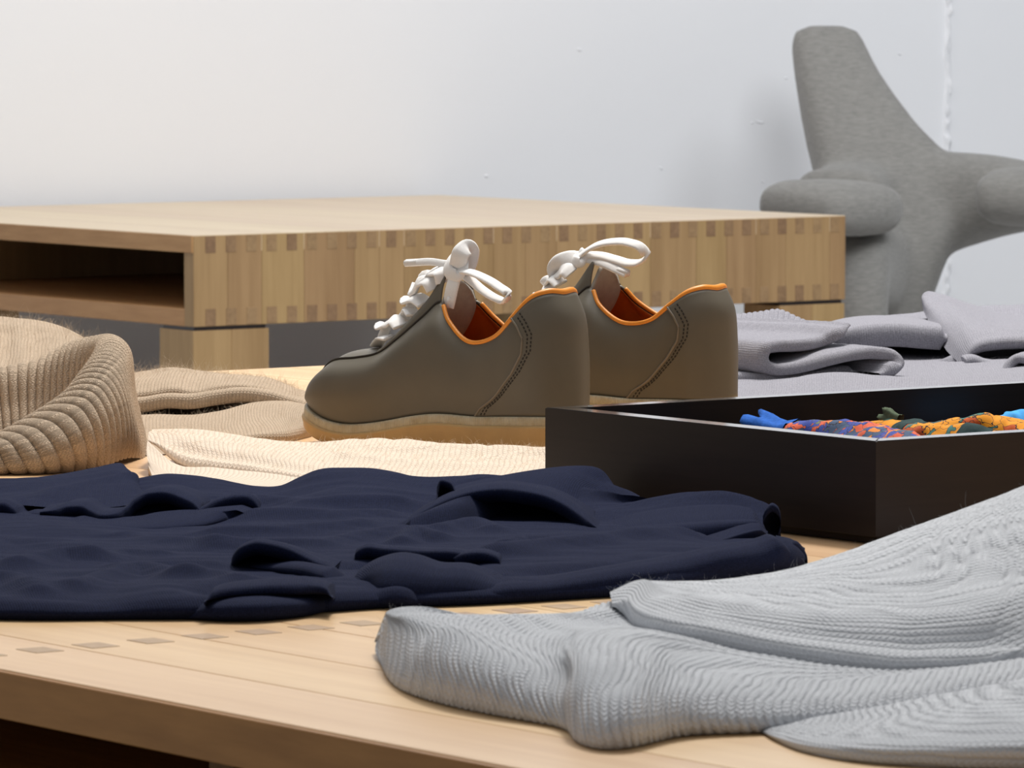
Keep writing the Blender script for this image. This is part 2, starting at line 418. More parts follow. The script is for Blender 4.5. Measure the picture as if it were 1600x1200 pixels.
ten = float(at(219, 1003, 0.0)[:2] @ dB)-NF
table(near, NEAR_L, NEAR_W, 0.139, 0.0262, 0.081, False, (ten,), ((0.03, 0.03), (NEAR_L-0.17, 0.03), (0.03, NEAR_W-0.13), (NEAR_L-0.17, NEAR_W-0.13)), 9,
      (M['oak_top'], M['oak_side'], M['oak_edge_near'], M['end_grain']))
p = 0.0362; a_first = float(at(57, 1015, 0.0)[:2] @ dA)-A0
for i in range(-1, 15):     # through-tenons of the divider, let into the top
    board('tenon', (a_first+p*i, ten, ZT-0.0048), (p*0.5, 0.022, 0.0102), M['end_grain_top'], near, 0.0002)
# ------------------------------------------------------------------ the pair of shoes
M['leather'] = plain('grey_leather', (97, 91, 79), 0.46, 0.45, 25, 0.06, 0.15, 1400, 0.0003)
M['leather_edge'] = plain('leather_fold_edge', (122, 112, 98), 0.5, 0.4)
M['tongue'] = plain('tongue_lining', (158, 153, 145), 0.8, 0.2, 200, 0.08)
M['stitch_seam_dark'] = plain('dark_stitch_seam_shade', (46, 41, 36), 0.6, 0.3)  # dark stitch thread, also the shade painted along the vamp seam
M['tan_lining'] = plain('tan_lining', (178, 96, 34), 0.6, 0.3, 60, 0.1)
M['orange_piping'] = plain('orange_piping', (230, 144, 46), 0.42, 0.45, 90, 0.08)
M['lace'] = wool('white_lace', (244, 242, 240), 0.0016, 0.0013, 0.35, 0.0004, 0.03, 0.08, 0.1, 0.5, True, 1500)
M['gum'] = plain('gum_rubber', (190, 156, 104), 0.42, 0.4, 40, 0.08, 0.1, 600, 0.0003, **{'Subsurface Weight': 0.15, 'Subsurface Radius': (0.006, 0.004, 0.002), 'Subsurface Scale': 1.0})
def welt_mat():
    m, nt, b = mat_new('ribbed_welt'); k = NB(nt); uv = k.n('ShaderNodeUVMap').outputs[0]; sp = k.n('ShaderNodeSeparateXYZ'); k.lk(uv, sp.inputs[0])
    s = k.m('SINE', k.m('MULTIPLY', sp.outputs[0], 2*math.pi/0.0021)); tc = k.n('ShaderNodeTexCoord').outputs['Object']
    b.inputs['Roughness'].default_value = 0.4
    k.lk(k.ramp(k.noise(tc, 120, 3), [(0.3, lin((178, 162, 130))), (0.7, lin((196, 186, 160)))]), b.inputs['Base Color'])
    b.inputs['Subsurface Weight'].default_value = 0.2; b.inputs['Subsurface Radius'].default_value = (0.005, 0.004, 0.003); b.inputs['Subsurface Scale'].default_value = 1.0
    k.bump(s, 0.35, 0.0006, b); return m
M['welt'] = welt_mat()
# stations along one side, toe to heel: lower edge, belly, shoulder is found between, rim  (x from heel to toe, y out from the middle, z up)
ST = [((.270, .018, .034), (.2715, .018, .036), (.270, .017, .038)),
      ((.262, .032, .032), (.2650, .0335, .037), (.2612, .0285, .0415)),
      ((.249, .042, .0285), (.2515, .0445, .044), (.2452, .034, .0588)),
      ((.230, .047, .023), (.2310, .0510, .047), (.2308, .0345, .0694)),
      ((.205, .048, .020), (.2030, .0520, .048), (.2050, .0350, .0728)),
      ((.183, .047, .0215), (.1810, .0500, .051), (.1825, .0335, .0774)),
      ((.163, .0455, .0245), (.1620, .0475, .060), (.1640, .0305, .0890)),
      ((.140, .042, .029), (.1390, .0430, .069), (.1400, .0255, .1080)),
      ((.118, .039, .032), (.1200, .0405, .076), (.1262, .0205, .1195)),
      ((.105, .037, .0325), (.1070, .0390, .070), (.1120, .0270, .1060)),
      ((.090, .0355, .0322), (.0905, .0375, .062), (.0920, .0310, .0922)),
      ((.0745, .0345, .032), (.0745, .0368, .060), (.0745, .0330, .0897)),
      ((.055, .034, .033), (.0550, .0368, .064), (.0545, .0330, .0960)),
      ((.036, .0335, .034), (.0365, .0362, .072), (.0375, .0315, .1115)),
      ((.017, .029, .0345), (.0175, .0310, .079), (.0245, .0255, .1258)),
      ((.003, .0165, .0345), (.0060, .0180, .083), (.0165, .0145, .1308)),
      ((-.003, 0, .0345), (.0010, 0, .084), (.0140, 0, .1300))]
NST = len(ST)
def mirror(p): return (p[0], -p[1], p[2])
def side_loop(k): return [s[k] for s in ST]+[mirror(s[k]) for s in ST[-2::-1]]
QT = 2*NST-2                      # station index runs 0 .. QT round the heel
class Upper:
    """Side wall of the shoe as a surface of (station, height 0..1)."""
    def __init__(s):
        lo, mi, ri = (np.array(side_loop(k)) for k in range(3))
        sh = 0.40*mi+0.60*ri; sh[:, 2] = mi[:, 2]+0.62*(ri[:, 2]-mi[:, 2])     # shoulder
        out = mi-ri; out[:, 2] = 0; sh += out*0.30
        q = np.linspace(0, 1, 385); s.q = q*QT
        def by_station(P):
            # uniform Catmull-Rom over station index
            n = len(P); T = np.gradient(P, axis=0); kk = np.clip(s.q.astype(int), 0, n-2); x = (s.q-kk)[:, None]
            return (2*x**3-3*x**2+1)*P[kk]+(x**3-2*x**2+x)*T[kk]+(-2*x**3+3*x**2)*P[kk+1]+(x**3-x**2)*T[kk+1]
        s.A = np.array([by_station(P) for P in (lo, mi, sh, ri)])
        s.nv = 41; s.G = cr(s.A, s.nv); s.N = normals(s.G)
        c = s.G.mean((0, 1)); c[2] = 0
        if ((s.G-c)*s.N)[..., :2].sum(-1).mean() < 0: s.N = -s.N
    def P(s, q, v, off=0.0):
        q = np.asarray(q, float); v = np.asarray(v, float)
        i = np.clip(q/QT*384, 0, 383.999); j = np.clip(v*(s.nv-1), 0, s.nv-1.001)
        a = i-np.floor(i); b = j-np.floor(j); i = i.astype(int); j = j.astype(int)
        def bl(G): return ((G[j, i].T*(1-a)+G[j, i+1].T*a)*(1-b)+(G[j+1, i].T*(1-a)+G[j+1, i+1].T*a)*b).T
        n = bl(s.N); n /= np.linalg.norm(n, axis=-1, keepdims=True); return bl(s.G)+n*off
UP = Upper()
def shell(name, G, thick, mat, parent, flip=False, **k):
    """A sheet of leather with thickness: outer grid plus an inner copy, edges closed."""
    nv, nu = G.shape[:2]; N = normals(G)
    if flip: N = -N
    V = np.concatenate([G.reshape(-1, 3), (G-N*thick).reshape(-1, 3)]); n = nv*nu
    f = grid_faces(nv, nu); Fc = np.concatenate([f, f[:, ::-1]+n]).tolist()
    ring = [j for j in range(nu)]+[i*nu+nu-1 for i in range(1, nv)]+[(nv-1)*nu+j for j in range(nu-2, -1, -1)]+[i*nu for i in range(nv-2, 0, -1)]
    for a, b in zip(ring, ring[1:]+ring[:1]): Fc.append([b, a, a+n, b+n])
    su, sv = arcs(G); uv = np.stack([su, sv], -1).reshape(-1, 2)
    return link(name, mesh_np(name, V, Fc, True, np.concatenate([uv, uv])), mat, parent, **k)
def seam_q(v):     # where the heel piece begins, as a station for each height
    return np.interp(v, [0, .12, .25, .42, .56, .68, .82, 1.0], [11.0, 11.35, 12.2, 13.1, 13.55, 13.6, 13.35, 12.95])
def build_shoe(root):
    # quarters: the outer wall
    q = np.linspace(0, QT, 260); v = np.linspace(0, 1, 26)
    G = UP.P(np.tile(q, (26, 1)).ravel(), np.repeat(v, 260)).reshape(26, 260, 3)
    flip = (normals(G)[13, 60, 1] < 0)
    wall_ = shell('upper', G, 0.0018, M['leather'], root, flip)
    # heel piece laid over it, with its own edge
    a = np.linspace(0, 1, 150); Q = np.array([seam_q(x)+(QT-2*seam_q(x))*a for x in v*0.985])
    H = UP.P(Q.ravel(), np.repeat(v*0.985, 150), 0.0016).reshape(26, 150, 3)
    shell('heel_counter', H, 0.0016, M['leather'], root, flip)
    for sd in (0, 1):
        vs = np.linspace(0, .985, 60); qs = seam_q(vs); qs = QT-qs if sd else qs
        link('counter_edge', tube_mesh('counter_edge', UP.P(qs, vs, 0.0016), 0.0009, None, 6), M['leather_edge'], root)
    # two rows of stitches behind the seam on both sides, and one under the rim
    V = []; Fc = []
    def dash(p, d, n, l=0.0019, w=0.0005, h=0.0003):
        d = d/np.linalg.norm(d); s = np.cross(n, d); b = len(V)
        for e in (-1, 1):
            for c in (-1, 1):
                for u in (-.5, 1): V.append(p+d*l/2*e+s*w*c+n*h*u)
        for f in ((0, 2, 3, 1), (4, 5, 7, 6), (0, 1, 5, 4), (2, 6, 7, 3), (1, 3, 7, 5), (0, 4, 6, 2)): Fc.append([b+x for x in f])
    for side in (0, 1):
        for off in (0.0042, 0.0072):
            vs = np.linspace(0.03, 0.965, 300); qs = seam_q(vs)
            ln = UP.P(qs, vs, 0.0016); dq = np.linalg.norm(UP.P(qs+0.2, vs)-UP.P(qs, vs), axis=1)/0.2
            qq = qs+off/np.maximum(dq, 1e-5)*1.15; qq = QT-qq if side else qq
            ln = UP.P(qq, vs, 0.0017); nn = UP.P(qq, vs, 0.0027)-ln; L = np.concatenate([[0], np.cumsum(np.linalg.norm(np.diff(ln, axis=0), axis=1))])
            for t in np.arange(0.001, L[-1]-0.002, 0.0032):
                i = int(np.searchsorted(L, t)); i = min(max(i, 1), 298); dash(ln[i], ln[i+1]-ln[i-1], nn[i]/np.linalg.norm(nn[i]))
    link('stitching', mesh_np('stitching', V, Fc, False), M['stitch_seam_dark'], root, kind='stuff')
    # vamp: the strip between the two upper seams, running down over the toe
    qs = np.linspace(0, 7.1, 90); nearR = UP.P(qs, np.full(90, 0.985), -0.0014); farR = nearR*np.array([1, -1, 1])
    cz = np.interp(qs, [0, 1, 2, 3, 4, 5, 6, 7, 8], [.037, .050, .0665, .0762, .0795, .0835, .0935, .1115, .1255])
    cx = np.interp(qs, [0, 1, 2, 3, 4, 5, 6, 7, 8], [.2735, .2705, .259, .236, .206, .181, .160, .138, .124])
    cen = np.stack([cx, cx*0, cz], 1); cen = np.stack([np.convolve(np.pad(cen[:, i], 4, 'edge'), np.ones(9)/9, 'valid') for i in range(3)], 1)
    ql = [nearR, (nearR*.62+cen*.38)+np.array([0, 0, 1])*((cen-nearR)[:, 2:3]*0.28), cen, (farR*.62+cen*.38)+np.array([0, 0, 1])*((cen-farR)[:, 2:3]*0.28), farR]
    vg = cr(np.array(ql), 21); shell('vamp', vg, 0.0016, M['leather'], root, normals(vg)[10, 40, 2] < 0)
    for sgn in (1, -1):       # dark cord standing in for the shade in the seam gap
        e = UP.P(np.linspace(0, 8, 90), np.full(90, 1.0), 0.0003)*np.array([1, sgn, 1])
        link('seam_shade', tube_mesh('seam_shade', e, 0.0009, None, 6), M['stitch_seam_dark'], root)
        # eyestay: the flap the laces pull on
        t = np.linspace(5.0, 8.0, 40); rim = UP.P(t, np.full(40, 0.99), -0.0002)
        wd = np.interp(t, [5, 6, 7, 7.5, 7.85, 8], [0.003, 0.007, 0.013, 0.019, 0.023, 0.0225])[:, None]
        rise = np.array([[0.10, -0.36, 0.93]]); E0 = [rim-np.array([[0, 0, .0006]]), rim+rise*wd*.5+np.array([[0, .0012, 0]]), rim+rise*wd]
        eg = cr(np.array(E0), 8)*np.array([1, sgn, 1]); ny = normals(eg)[4, 20, 1]*sgn
        shell('eyestay', eg, 0.0016, M['leather'], root, ny < 0)
    # tongue rising behind the laces
    tx = [.152, .141, .134, .130, .1285]; tz = [.094, .106, .117, .128, .1365]; tw = [.021, .021, .021, .020, .015]
    rows = [[(x-abs(u)**2*.004, u*w, z-abs(u)**2.2*.009) for u in np.linspace(-1, 1, 13)] for x, z, w in zip(tx, tz, tw)]
    tg = cr(np.array(rows), 16); shell('tongue', tg, 0.003, M['tongue'], root, normals(tg)[8, 6, 2] < 0)
    # lining and insole
    ql_ = np.linspace(6, QT-6, 160); vl = np.linspace(0.12, 0.985, 18)
    Lg = UP.P(np.tile(ql_, (18, 1)).ravel(), np.repeat(vl, 160), -0.0034).reshape(18, 160, 3)
    shell('lining', Lg, 0.0006, M['tan_lining'], root, not flip)
    ins = np.array(side_loop(0)); ins = cr(ins, 120)*np.array([.97, .93, 1])+np.array([.004, 0, .006]); ins[:, 2] = np.maximum(ins[:, 2], .034)
    V = np.concatenate([ins, [[.12, 0, .036]]]); Fc = [[i, (i+1) % 120, 120] for i in range(120)]
    link('insole', mesh_np('insole', V, Fc, True), M['tan_lining'], root)
    # rolled orange piping round the collar
    qp = np.linspace(8.35, QT-8.35, 200); pp = UP.P(qp, np.full(200, 1.0), -0.0006)+np.array([0, 0, .0006])
    rr = 0.0018+0.0014*np.clip(1-np.abs(qp-QT/2)/4.2, 0, 1)
    link('collar_piping', tube_mesh('collar_piping', pp, rr, None, 10), M['orange_piping'], root)
    # sole
    base = [(.2735, 0, .0342)]+side_loop(0)+[(.2735, 0, .0342)]
    B = cr(np.array(base), 241)[:-1]; c = np.array([.13, 0])
    T_ = np.roll(B, -1, 0)-np.roll(B, 1, 0); no = np.stack([T_[:, 1], -T_[:, 0]], 1); no /= np.linalg.norm(no, axis=1, keepdims=True)
    if ((B[:, :2]-c)*no).sum() < 0: no = -no
    no = np.stack([np.convolve(np.pad(no[:, i], 6, 'wrap'), np.ones(13)/13, 'valid') for i in range(2)], 1)
    def ring(off, z): return np.concatenate([B[:, :2]+no*off, np.broadcast_to(np.asarray(z, float), (240,))[:, None]], 1)
    zb = np.interp(B[:, 0], [0, .205, .235, .26, .275], [0.0003, 0.0003, 0.0048, 0.0125, 0.0175])
    zt = B[:, 2]; zw = np.maximum(zt-0.0078, zb+0.006)
    W = [ring(-.004, zt-.001), ring(0.0004, zt+.0004), ring(.0030, zt+.0002), ring(.0038, zt-.0012), ring(.0040, zw+.0006), ring(.0036, zw)]
    def loops(name, R, mat):
        R = np.array(R); n = R.shape[0]; L = np.concatenate([[0], np.cumsum(np.linalg.norm(np.diff(R[2], axis=0), axis=1))])
        f = grid_faces(n, 240, True).tolist(); f += [list(range((n-1)*240, n*240)), list(range(240))[::-1]]
        return link(name, mesh_np(name, R.reshape(-1, 3), f, True, np.stack([np.tile(L, n), np.repeat(np.arange(n), 240)*.002], 1)), mat, root)
    loops('welt', W, M['welt'])
    loops('sole', [ring(-.003, zw+.001), ring(.0040, zw+.0012), ring(.0058, zw+.0002), ring(.0060, zw-.0012), ring(.0050, zw*.65+zb*.35), ring(.0046, zw*.3+zb*.7), ring(.0030, zb+.001), ring(.0010, zb)], M['gum'])
class ShoeAt:
    def __init__(s, ox, oy, phi, a=0.0):
        s.a = a; s.o = np.array([ox, oy]); s.phi = phi; s.d = np.array([-math.cos(phi), math.sin(phi)]); s.n = np.array([-math.sin(phi), -math.cos(phi)])
    def loc(s, px, py, y):
        """Local point of the shoe seen at a pixel, y out from its middle."""
        a = (px-800)/F; b = (600-py)/F; r = np.array([a, CP+b*SP, -SP+b*CP]); t = (y+s.o@s.n)/(r[:2]@s.n); P = t*r
        q = np.array([(P[:2]-s.o)@s.d, y, P[2]+CAMH]); c, n = math.cos(s.a), math.sin(s.a)
        return np.array([q[0]*c+q[2]*n, y, -q[0]*n+q[2]*c])
def ribbon(name, pts, sh, wid, th, up, parent, n=60, flare=None):
    P = cr(np.array([sh.loc(*p) for p in pts]), n)
    w = np.full(n, wid) if flare is None else np.interp(np.linspace(0, 1, n), *flare)
    if np.ndim(up[0]): up = cr(np.array(up, float), n)
    return link(name, tube_mesh(name, P, w/2, th/2, 12, up, True, 0.75), M['lace'], parent)
def place_shoe(ox, oy, phi, label):
    root = empty('shoe', (ox, oy, ZT), math.atan2(math.sin(phi), -math.cos(phi)), label=label, cat='shoe', group='pair of grey leather shoes')
    build_shoe(root)
    # the side of the shoe with positive y must face the camera
    for ch in root.children: ch.scale = (1, 1, 1)
    return root
S1 = ShoeAt(.0497, 4.22, math.radians(43)); S2 = ShoeAt(.1735, 4.395, math.radians(38), 0.026)
def tilt(sh, a): sh.rotation_euler.rotate_axis('Y', a)
sh1 = place_shoe(*S1.o, S1.phi, 'grey leather lace-up shoe nearer the camera, tucked beside the black tray')
# the other shoe shows its inner side: a lower heel and a slightly higher quarter
for i, dz in ((10, .003), (11, .003), (12, .001), (13, -.002), (14, -.0055), (15, -.0065), (16, -.0065)):
    ST[i] = (ST[i][0], ST[i][1], (ST[i][2][0], ST[i][2][1], ST[i][2][2]+dz))
UP = Upper()
sh2 = place_shoe(*S2.o, S2.phi, 'grey leather lace-up shoe further back, its white bow looping to the right')
tilt(sh2, -0.026)
LB, LT = 0.0095, 0.0030     # lace width, thickness
# laces of the near shoe
L1 = [('lace_loop', [(712, 424, .004), (728, 424, .010), (752, 432, .018), (778, 447, .024), (794, 461, .026), (790, 470, .024), (777, 467, .020), (755, 454, .014), (733, 436, .009), (716, 425, .006)], .0085, (0, .35, 1)),
      ('lace_loop', [(712, 428, .008), (716, 410, .010), (721, 394, .009), (729, 388, .004), (735, 393, -.001), (733, 408, -.001), (726, 424, .002)], .0150, (-.4, .9, .25)),
      ('lace_end', [(714, 412, .004), (695, 412, .006), (672, 409, .010), (652, 410, .012), (634, 411, .013)], .0064, (0, 1, .5)),
      ('lace_end', [(712, 428, .010), (709, 440, .013), (706, 452, .015), (703, 466, .016), (700, 479, .016)], .012, (-.2, 1, .2)),
      ('lace_knot', [(704, 402, .000), (700, 414, .010), (704, 428, .013), (716, 430, .012), (724, 418, .008), (722, 405, .002), (712, 400, .000)], .011, (0, 1, .1)),
      ('lace_crossing', [(694, 442, .012), (690, 427, .013), (678, 424, .010), (668, 432, .004), (664, 444, -.002)], .0105, (-.7, .5, .5)),
      ('lace_crossing', [(679, 452, .016), (672, 440, .017), (660, 439, .014), (648, 450, .008), (644, 464, .000)], .0110, (-.7, .5, .5)),
      ('lace_crossing', [(664, 474, .018), (652, 466, .016), (641, 468, .011), (637, 480, .003), (640, 492, -.004)], .0110, (-.7, .5, .5)),
      ('lace_crossing', [(645, 492, .020), (640, 484, .016), (634, 494, .008), (626, 510, .002)], .009, (-.7, .5, .5)),
      ('lace_crossing', [(626, 510, .024), (618, 501, .022), (606, 504, .018), (597, 514, .010), (598, 528, .002)], .0105, (-.7, .5, .5)),
      ('lace_crossing', [(608, 528, .027), (600, 527, .022), (593, 533, .012), (588, 540, .002)], .008, (-.7, .5, .5))]
for nm, pts, w, up in L1: ribbon(nm, pts, S1, w*(1.35 if 'crossing' in nm else 1), LT, up, sh1)
L2 = [('lace_loop', [(899, 405, .006), (912, 395, .008), (930, 384, .012), (955, 378, .016), (982, 379, .018), (1003, 388, .018), (1010, 399, .016), (1001, 409, .013), (983, 411, .010), (960, 405, .008), (935, 399, .007), (910, 401, .006), (900, 406, .006)], .0088, (0, .6, .8)),
      ('lace_end', [(900, 404, .006), (920, 405, .008), (942, 411, .011), (962, 420, .013), (980, 428, .014)], .0085, (0, .7, .7)),
      ('lace_crossing', [(908, 404, .004), (890, 403, .012), (874, 409, .015), (867, 421, .014), (870, 434, .010)], .0100, (-.6, .6, .5)),
      ('lace_crossing', [(892, 428, .018), (884, 421, .019), (874, 425, .016), (868, 434, .008), (864, 444, .000)], .0110, (-.6, .6, .5)),
      ('lace_crossing', [(876, 444, .020), (866, 434, .018), (858, 438, .012), (853, 450, .004)], .0100, (-.6, .6, .5)),
      ('lace_crossing', [(862, 460, .022), (854, 452, .018), (846, 458, .012), (842, 470, .002)], .0100, (-.6, .6, .5)),
      ('lace_knot', [(894, 398, .004), (898, 408, .012), (908, 410, .012), (912, 401, .008), (906, 394, .003)], .009, (0, 1, .2))]
for nm, pts, w, up in L2: ribbon(nm, pts, S2, w*(1.35 if 'crossing' in nm else 1), LT, up, sh2)
for (a, b, s, r) in (((652, 410, .012), (634, 411, .013), S1, sh1), ((704, 464, .016), (700, 479, .016), S1, sh1), ((966, 421.5, .013), (981, 428, .014), S2, sh2)):
    P = np.array([s.loc(*a), s.loc(*b)]); d = P[1]-P[0]
    link('aglet', tube_mesh('aglet', np.array([P[0], P[0]+d*.5, P[1]+d*.05]), 0.0024, None, 10), M['lace'], r)

# ------------------------------------------------------------------ the black tray
M['tray'] = wood('espresso_tray', (46, 36, 33), (35, 28, 26), (0.06, 0.06, 1.0), 0.5, 0.03, 160, 0.15)
_b = M['tray'].node_tree.nodes['Principled BSDF']; _b.inputs['Coat Weight'].default_value = 0.3; _b.inputs['Coat Roughness'].default_value = 0.3; _b.inputs['Coat IOR'].default_value = 1.4
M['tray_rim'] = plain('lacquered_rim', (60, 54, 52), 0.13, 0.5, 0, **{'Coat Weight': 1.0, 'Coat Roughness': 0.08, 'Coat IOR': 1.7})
tf = at(1368, 853.3, 0.0); ztop = float(at(1368, 690.6, float(tf[1]))[2]-ZT); tl = at(852, 637.9, ztop)
TW = float(np.linalg.norm((tl-tf)[:2])); taz = math.atan2(*((tl-tf)[:2])[::-1])-math.pi/2
TLN, tt = 0.52, 0.0165
tray = empty('tray', (tf[0], tf[1], ZT+0.0006), taz, label='open black-brown wooden tray holding rolled patterned scarves', cat='tray')
hb = 0.005
def mitred(a, b, ia, ib):
    """One mitred wall of the tray between two outer and two inner corners."""
    bm = bmesh.new(); lo = [bm.verts.new((*p, hb)) for p in (a, b, ib, ia)]; hi = [bm.verts.new((*p, ztop)) for p in (a, b, ib, ia)]
    bm.faces.new(lo[::-1]); bm.faces.new(hi)
    for i in range(4): bm.faces.new((lo[i], lo[(i+1) % 4], hi[(i+1) % 4], hi[i]))
    bmesh.ops.recalc_face_normals(bm, faces=bm.faces[:]); bmesh.ops.bevel(bm, geom=[e for e in bm.edges if abs(e.verts[0].co.z-e.verts[1].co.z) < 1e-6], offset=.0006, segments=2, affect='EDGES')
    bm.normal_update()
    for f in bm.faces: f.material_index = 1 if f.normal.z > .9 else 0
    me = bpy.data.meshes.new('side_panel'); bm.to_mesh(me); bm.free(); me.materials.append(M['tray']); me.materials.append(M['tray_rim']); link('side_panel', me, None, tray)
oc = [(0, 0), (TLN, 0), (TLN, TW), (0, TW)]; ic = [(tt, tt), (TLN-tt, tt), (TLN-tt, TW-tt), (tt, TW-tt)]
for i in range(4): j = (i+1) % 4; mitred(oc[i], oc[j], ic[i], ic[j])
board('tray_floor', (TLN/2, TW/2, 0.0160), (TLN-2*tt-.001, TW-2*tt-.001, 0.006), M['tray'], tray, 0)
board('plinth', (TLN/2, TW/2, hb/2), (TLN-.012, TW-.012, hb), M['tray'], tray, 0)
print('TRAY', ztop, TW, math.degrees(taz), 'FAR', FAR_L, FAR_W, 'NEAR', NEAR_W)
# ------------------------------------------------------------------ knitwear
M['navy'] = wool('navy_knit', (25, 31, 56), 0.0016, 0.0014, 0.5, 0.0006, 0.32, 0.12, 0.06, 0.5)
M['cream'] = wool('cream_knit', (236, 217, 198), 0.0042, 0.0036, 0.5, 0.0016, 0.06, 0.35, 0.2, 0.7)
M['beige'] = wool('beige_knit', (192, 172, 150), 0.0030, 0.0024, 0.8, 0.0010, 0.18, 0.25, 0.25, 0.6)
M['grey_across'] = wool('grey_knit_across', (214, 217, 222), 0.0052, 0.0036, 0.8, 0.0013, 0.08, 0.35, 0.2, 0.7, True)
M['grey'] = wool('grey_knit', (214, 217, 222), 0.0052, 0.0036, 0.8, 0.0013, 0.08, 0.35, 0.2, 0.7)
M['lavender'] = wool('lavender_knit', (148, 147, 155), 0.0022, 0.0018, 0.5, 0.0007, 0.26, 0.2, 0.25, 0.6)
M['navy_fibre'] = fibre('navy_fibre', (46, 52, 76)); M['beige_fibre'] = fibre('beige_fibre', (214, 196, 174))
M['grey_fibre'] = fibre('grey_fibre', (214, 216, 220)); M['cream_fibre'] = fibre('cream_fibre', (242, 226, 204)); M['lav_fibre'] = fibre('lavender_fibre', (176, 175, 182))

def bundle(name, mat, parent, contact, crest, rows, nu, nv, under=0.014, n=4, bulge=0.35, sink=None, soft=False, relax=None, **kw):
    """Folded cloth lying on the table: rolled front edge from contact to crest, then the given rows going back, then tucked down."""
    R = roll_rows(contact, crest, n, under, bulge, soft=soft) + [cr(np.array([at(*p) for p in r]), 40) for r in rows]
    L = R[-1]
    if sink is not False:
        b = np.array([0, sink or 0.03, 0]); z = L.copy(); z += b*0.5; z[:, 2] = ZT+(L[:, 2]-ZT)*0.55; R.append(z)
        z2 = L+b; z2[:, 2] = ZT+0.0008; R.append(z2)
    G = build_grid(R, nu, nv)
    if relax: G = soften(G, *relax)
    return finish(name, G, mat, parent, **kw)
def lip(name, mat, parent, edge, back, nu, nv, th=0.006, depth=0.03, **kw):
    """A turned-up flap: rounded front edge th thick with a hollow beneath it, running back into the cloth."""
    E = cr(np.array([at(*p) for p in edge]), 40); B = [cr(np.array([at(*p) for p in r]), 40) for r in back]
    d = (B[-1]-E); d[:, 2] = 0; d /= np.maximum(np.linalg.norm(d, axis=1, keepdims=True), 1e-6); up = np.array([0, 0, 1.])
    taper = np.clip(np.minimum(np.linspace(0, 1, 40), np.linspace(1, 0, 40))/0.12, 0.15, 1)[:, None]
    t = th*taper
    R = [E+d*depth-up*t*1.1, E+d*depth*.4-up*t*1.05, E+d*t*.35-up*t*.95, E-d*t*.15-up*t*.5, E+d*t*.2, E+d*t*1.2+up*t*.12]+B
    G = build_grid(R, nu, nv)
    return finish(name, G, mat, parent, **kw)

def ribs(pitch, amp, sharp=0.6, ax='u'):
    def f(su, sv, G):
        s = su.mean(0)[None, :]+0*su if ax == 'u' else sv.mean(1)[:, None]+0*sv
        return amp*(np.abs(np.cos(math.pi*s/pitch))**sharp-0.6)
    return f
def away(E, d, L, z): q = E+np.asarray(d)*L; q[:, 2] = z; return q
DY = np.array([0.05, 1.0, 0.0])
def arch(name, mat, parent, edge, nu=150, nv=60, th=.003, depth=.06, run=(.03, .07, .11), keep=(1.0, .75), floor=.008, d=DY, **kw):
    """An edge of cloth arching up off the layer below: thin lip, dark hollow under it, and the cloth running back behind."""
    E = cr(np.array([at(*p) for p in edge]), 60); zf = ZT+floor; d = np.asarray(d, float)
    t = th*np.clip(np.minimum(np.linspace(0, 1, 60), np.linspace(1, 0, 60))/0.08, 0.3, 1)[:, None]; up = np.array([0, 0, 1.]); h = E[:, 2]-zf
    R = [away(E, d, depth, zf+h*.55-t[:, 0]*2), E+d*depth*.4-up*t*2, E+d*t*.6-up*t*1.9, E-d*t*.2-up*t*1.0, E-up*t*.1, E+d*t*1.5+up*t*.15]
    R += [away(E, d, run[0], zf+h*keep[0]), away(E, d, run[1], zf+h*keep[1]), away(E, d, run[2], zf-.004)]
    return finish(name, build_grid(R, nu, nv), mat, parent, **kw)
def rollp(name, mat, parent, contact, crest, nu=150, nv=60, run=(.025, .06), keep=.8, floor=.008, cz=.0006, bulge=.45, d=DY, taper=.10, **kw):
    """A soft roll of cloth: round front from contact to crest, then falling away behind."""
    Tp = cr(np.array([at(*p) for p in crest]), 40); d = np.asarray(d, float)
    zf = ZT+floor
    w = np.clip(np.minimum(np.linspace(0, 1, 40), np.linspace(1, 0, 40))/taper, 0, 1)**.5 if taper else np.ones(40)
    Tp[:, 2] = np.where(Tp[:, 2] > zf, zf+(Tp[:, 2]-zf)*w, Tp[:, 2])
    R = roll_rows(contact, Tp, 4, .012, bulge, cz); h = Tp[:, 2]-zf
    R += [away(Tp, d, run[0], zf+h*keep), away(Tp, d, run[1], zf-.003)]
    return finish(name, build_grid(R, nu, nv), mat, parent, **kw)
def fold_strip(name, mat, parent, path, half, L, d, nu=220, drop=0.0, nb=8, **kw):
    """A doubled layer of cloth seen at its edge: the path is the edge, the cloth runs back along d for L."""
    P = cr(np.array([at(*p) for p in path]), nu); T = np.gradient(P, axis=0); T[:, 1] = 0; T /= np.linalg.norm(T, axis=1, keepdims=True)
    N = np.stack([-T[:, 2], 0*T[:, 0], T[:, 0]], 1); d = np.asarray(d, float)
    t = half*np.clip(np.minimum(np.linspace(0, 1, nu), np.linspace(1, 0, nu))/0.05, 0.35, 1)[:, None]
    dr = np.array([0, 0, -drop]); R = [P+N*t+d*L+dr, P+N*t+d*L*.5+dr*.3, P+N*t+d*.010, P+N*t*.95+d*.003, P+N*t*.6, P-d*.0008, P-N*t*.6, P-N*t*.95+d*.003, P-N*t+d*.010, P-N*t+d*L*.5+dr*.3, P-N*t+d*L+dr]
    return finish(name, build_grid(R, nu, 90), mat, parent, **kw)

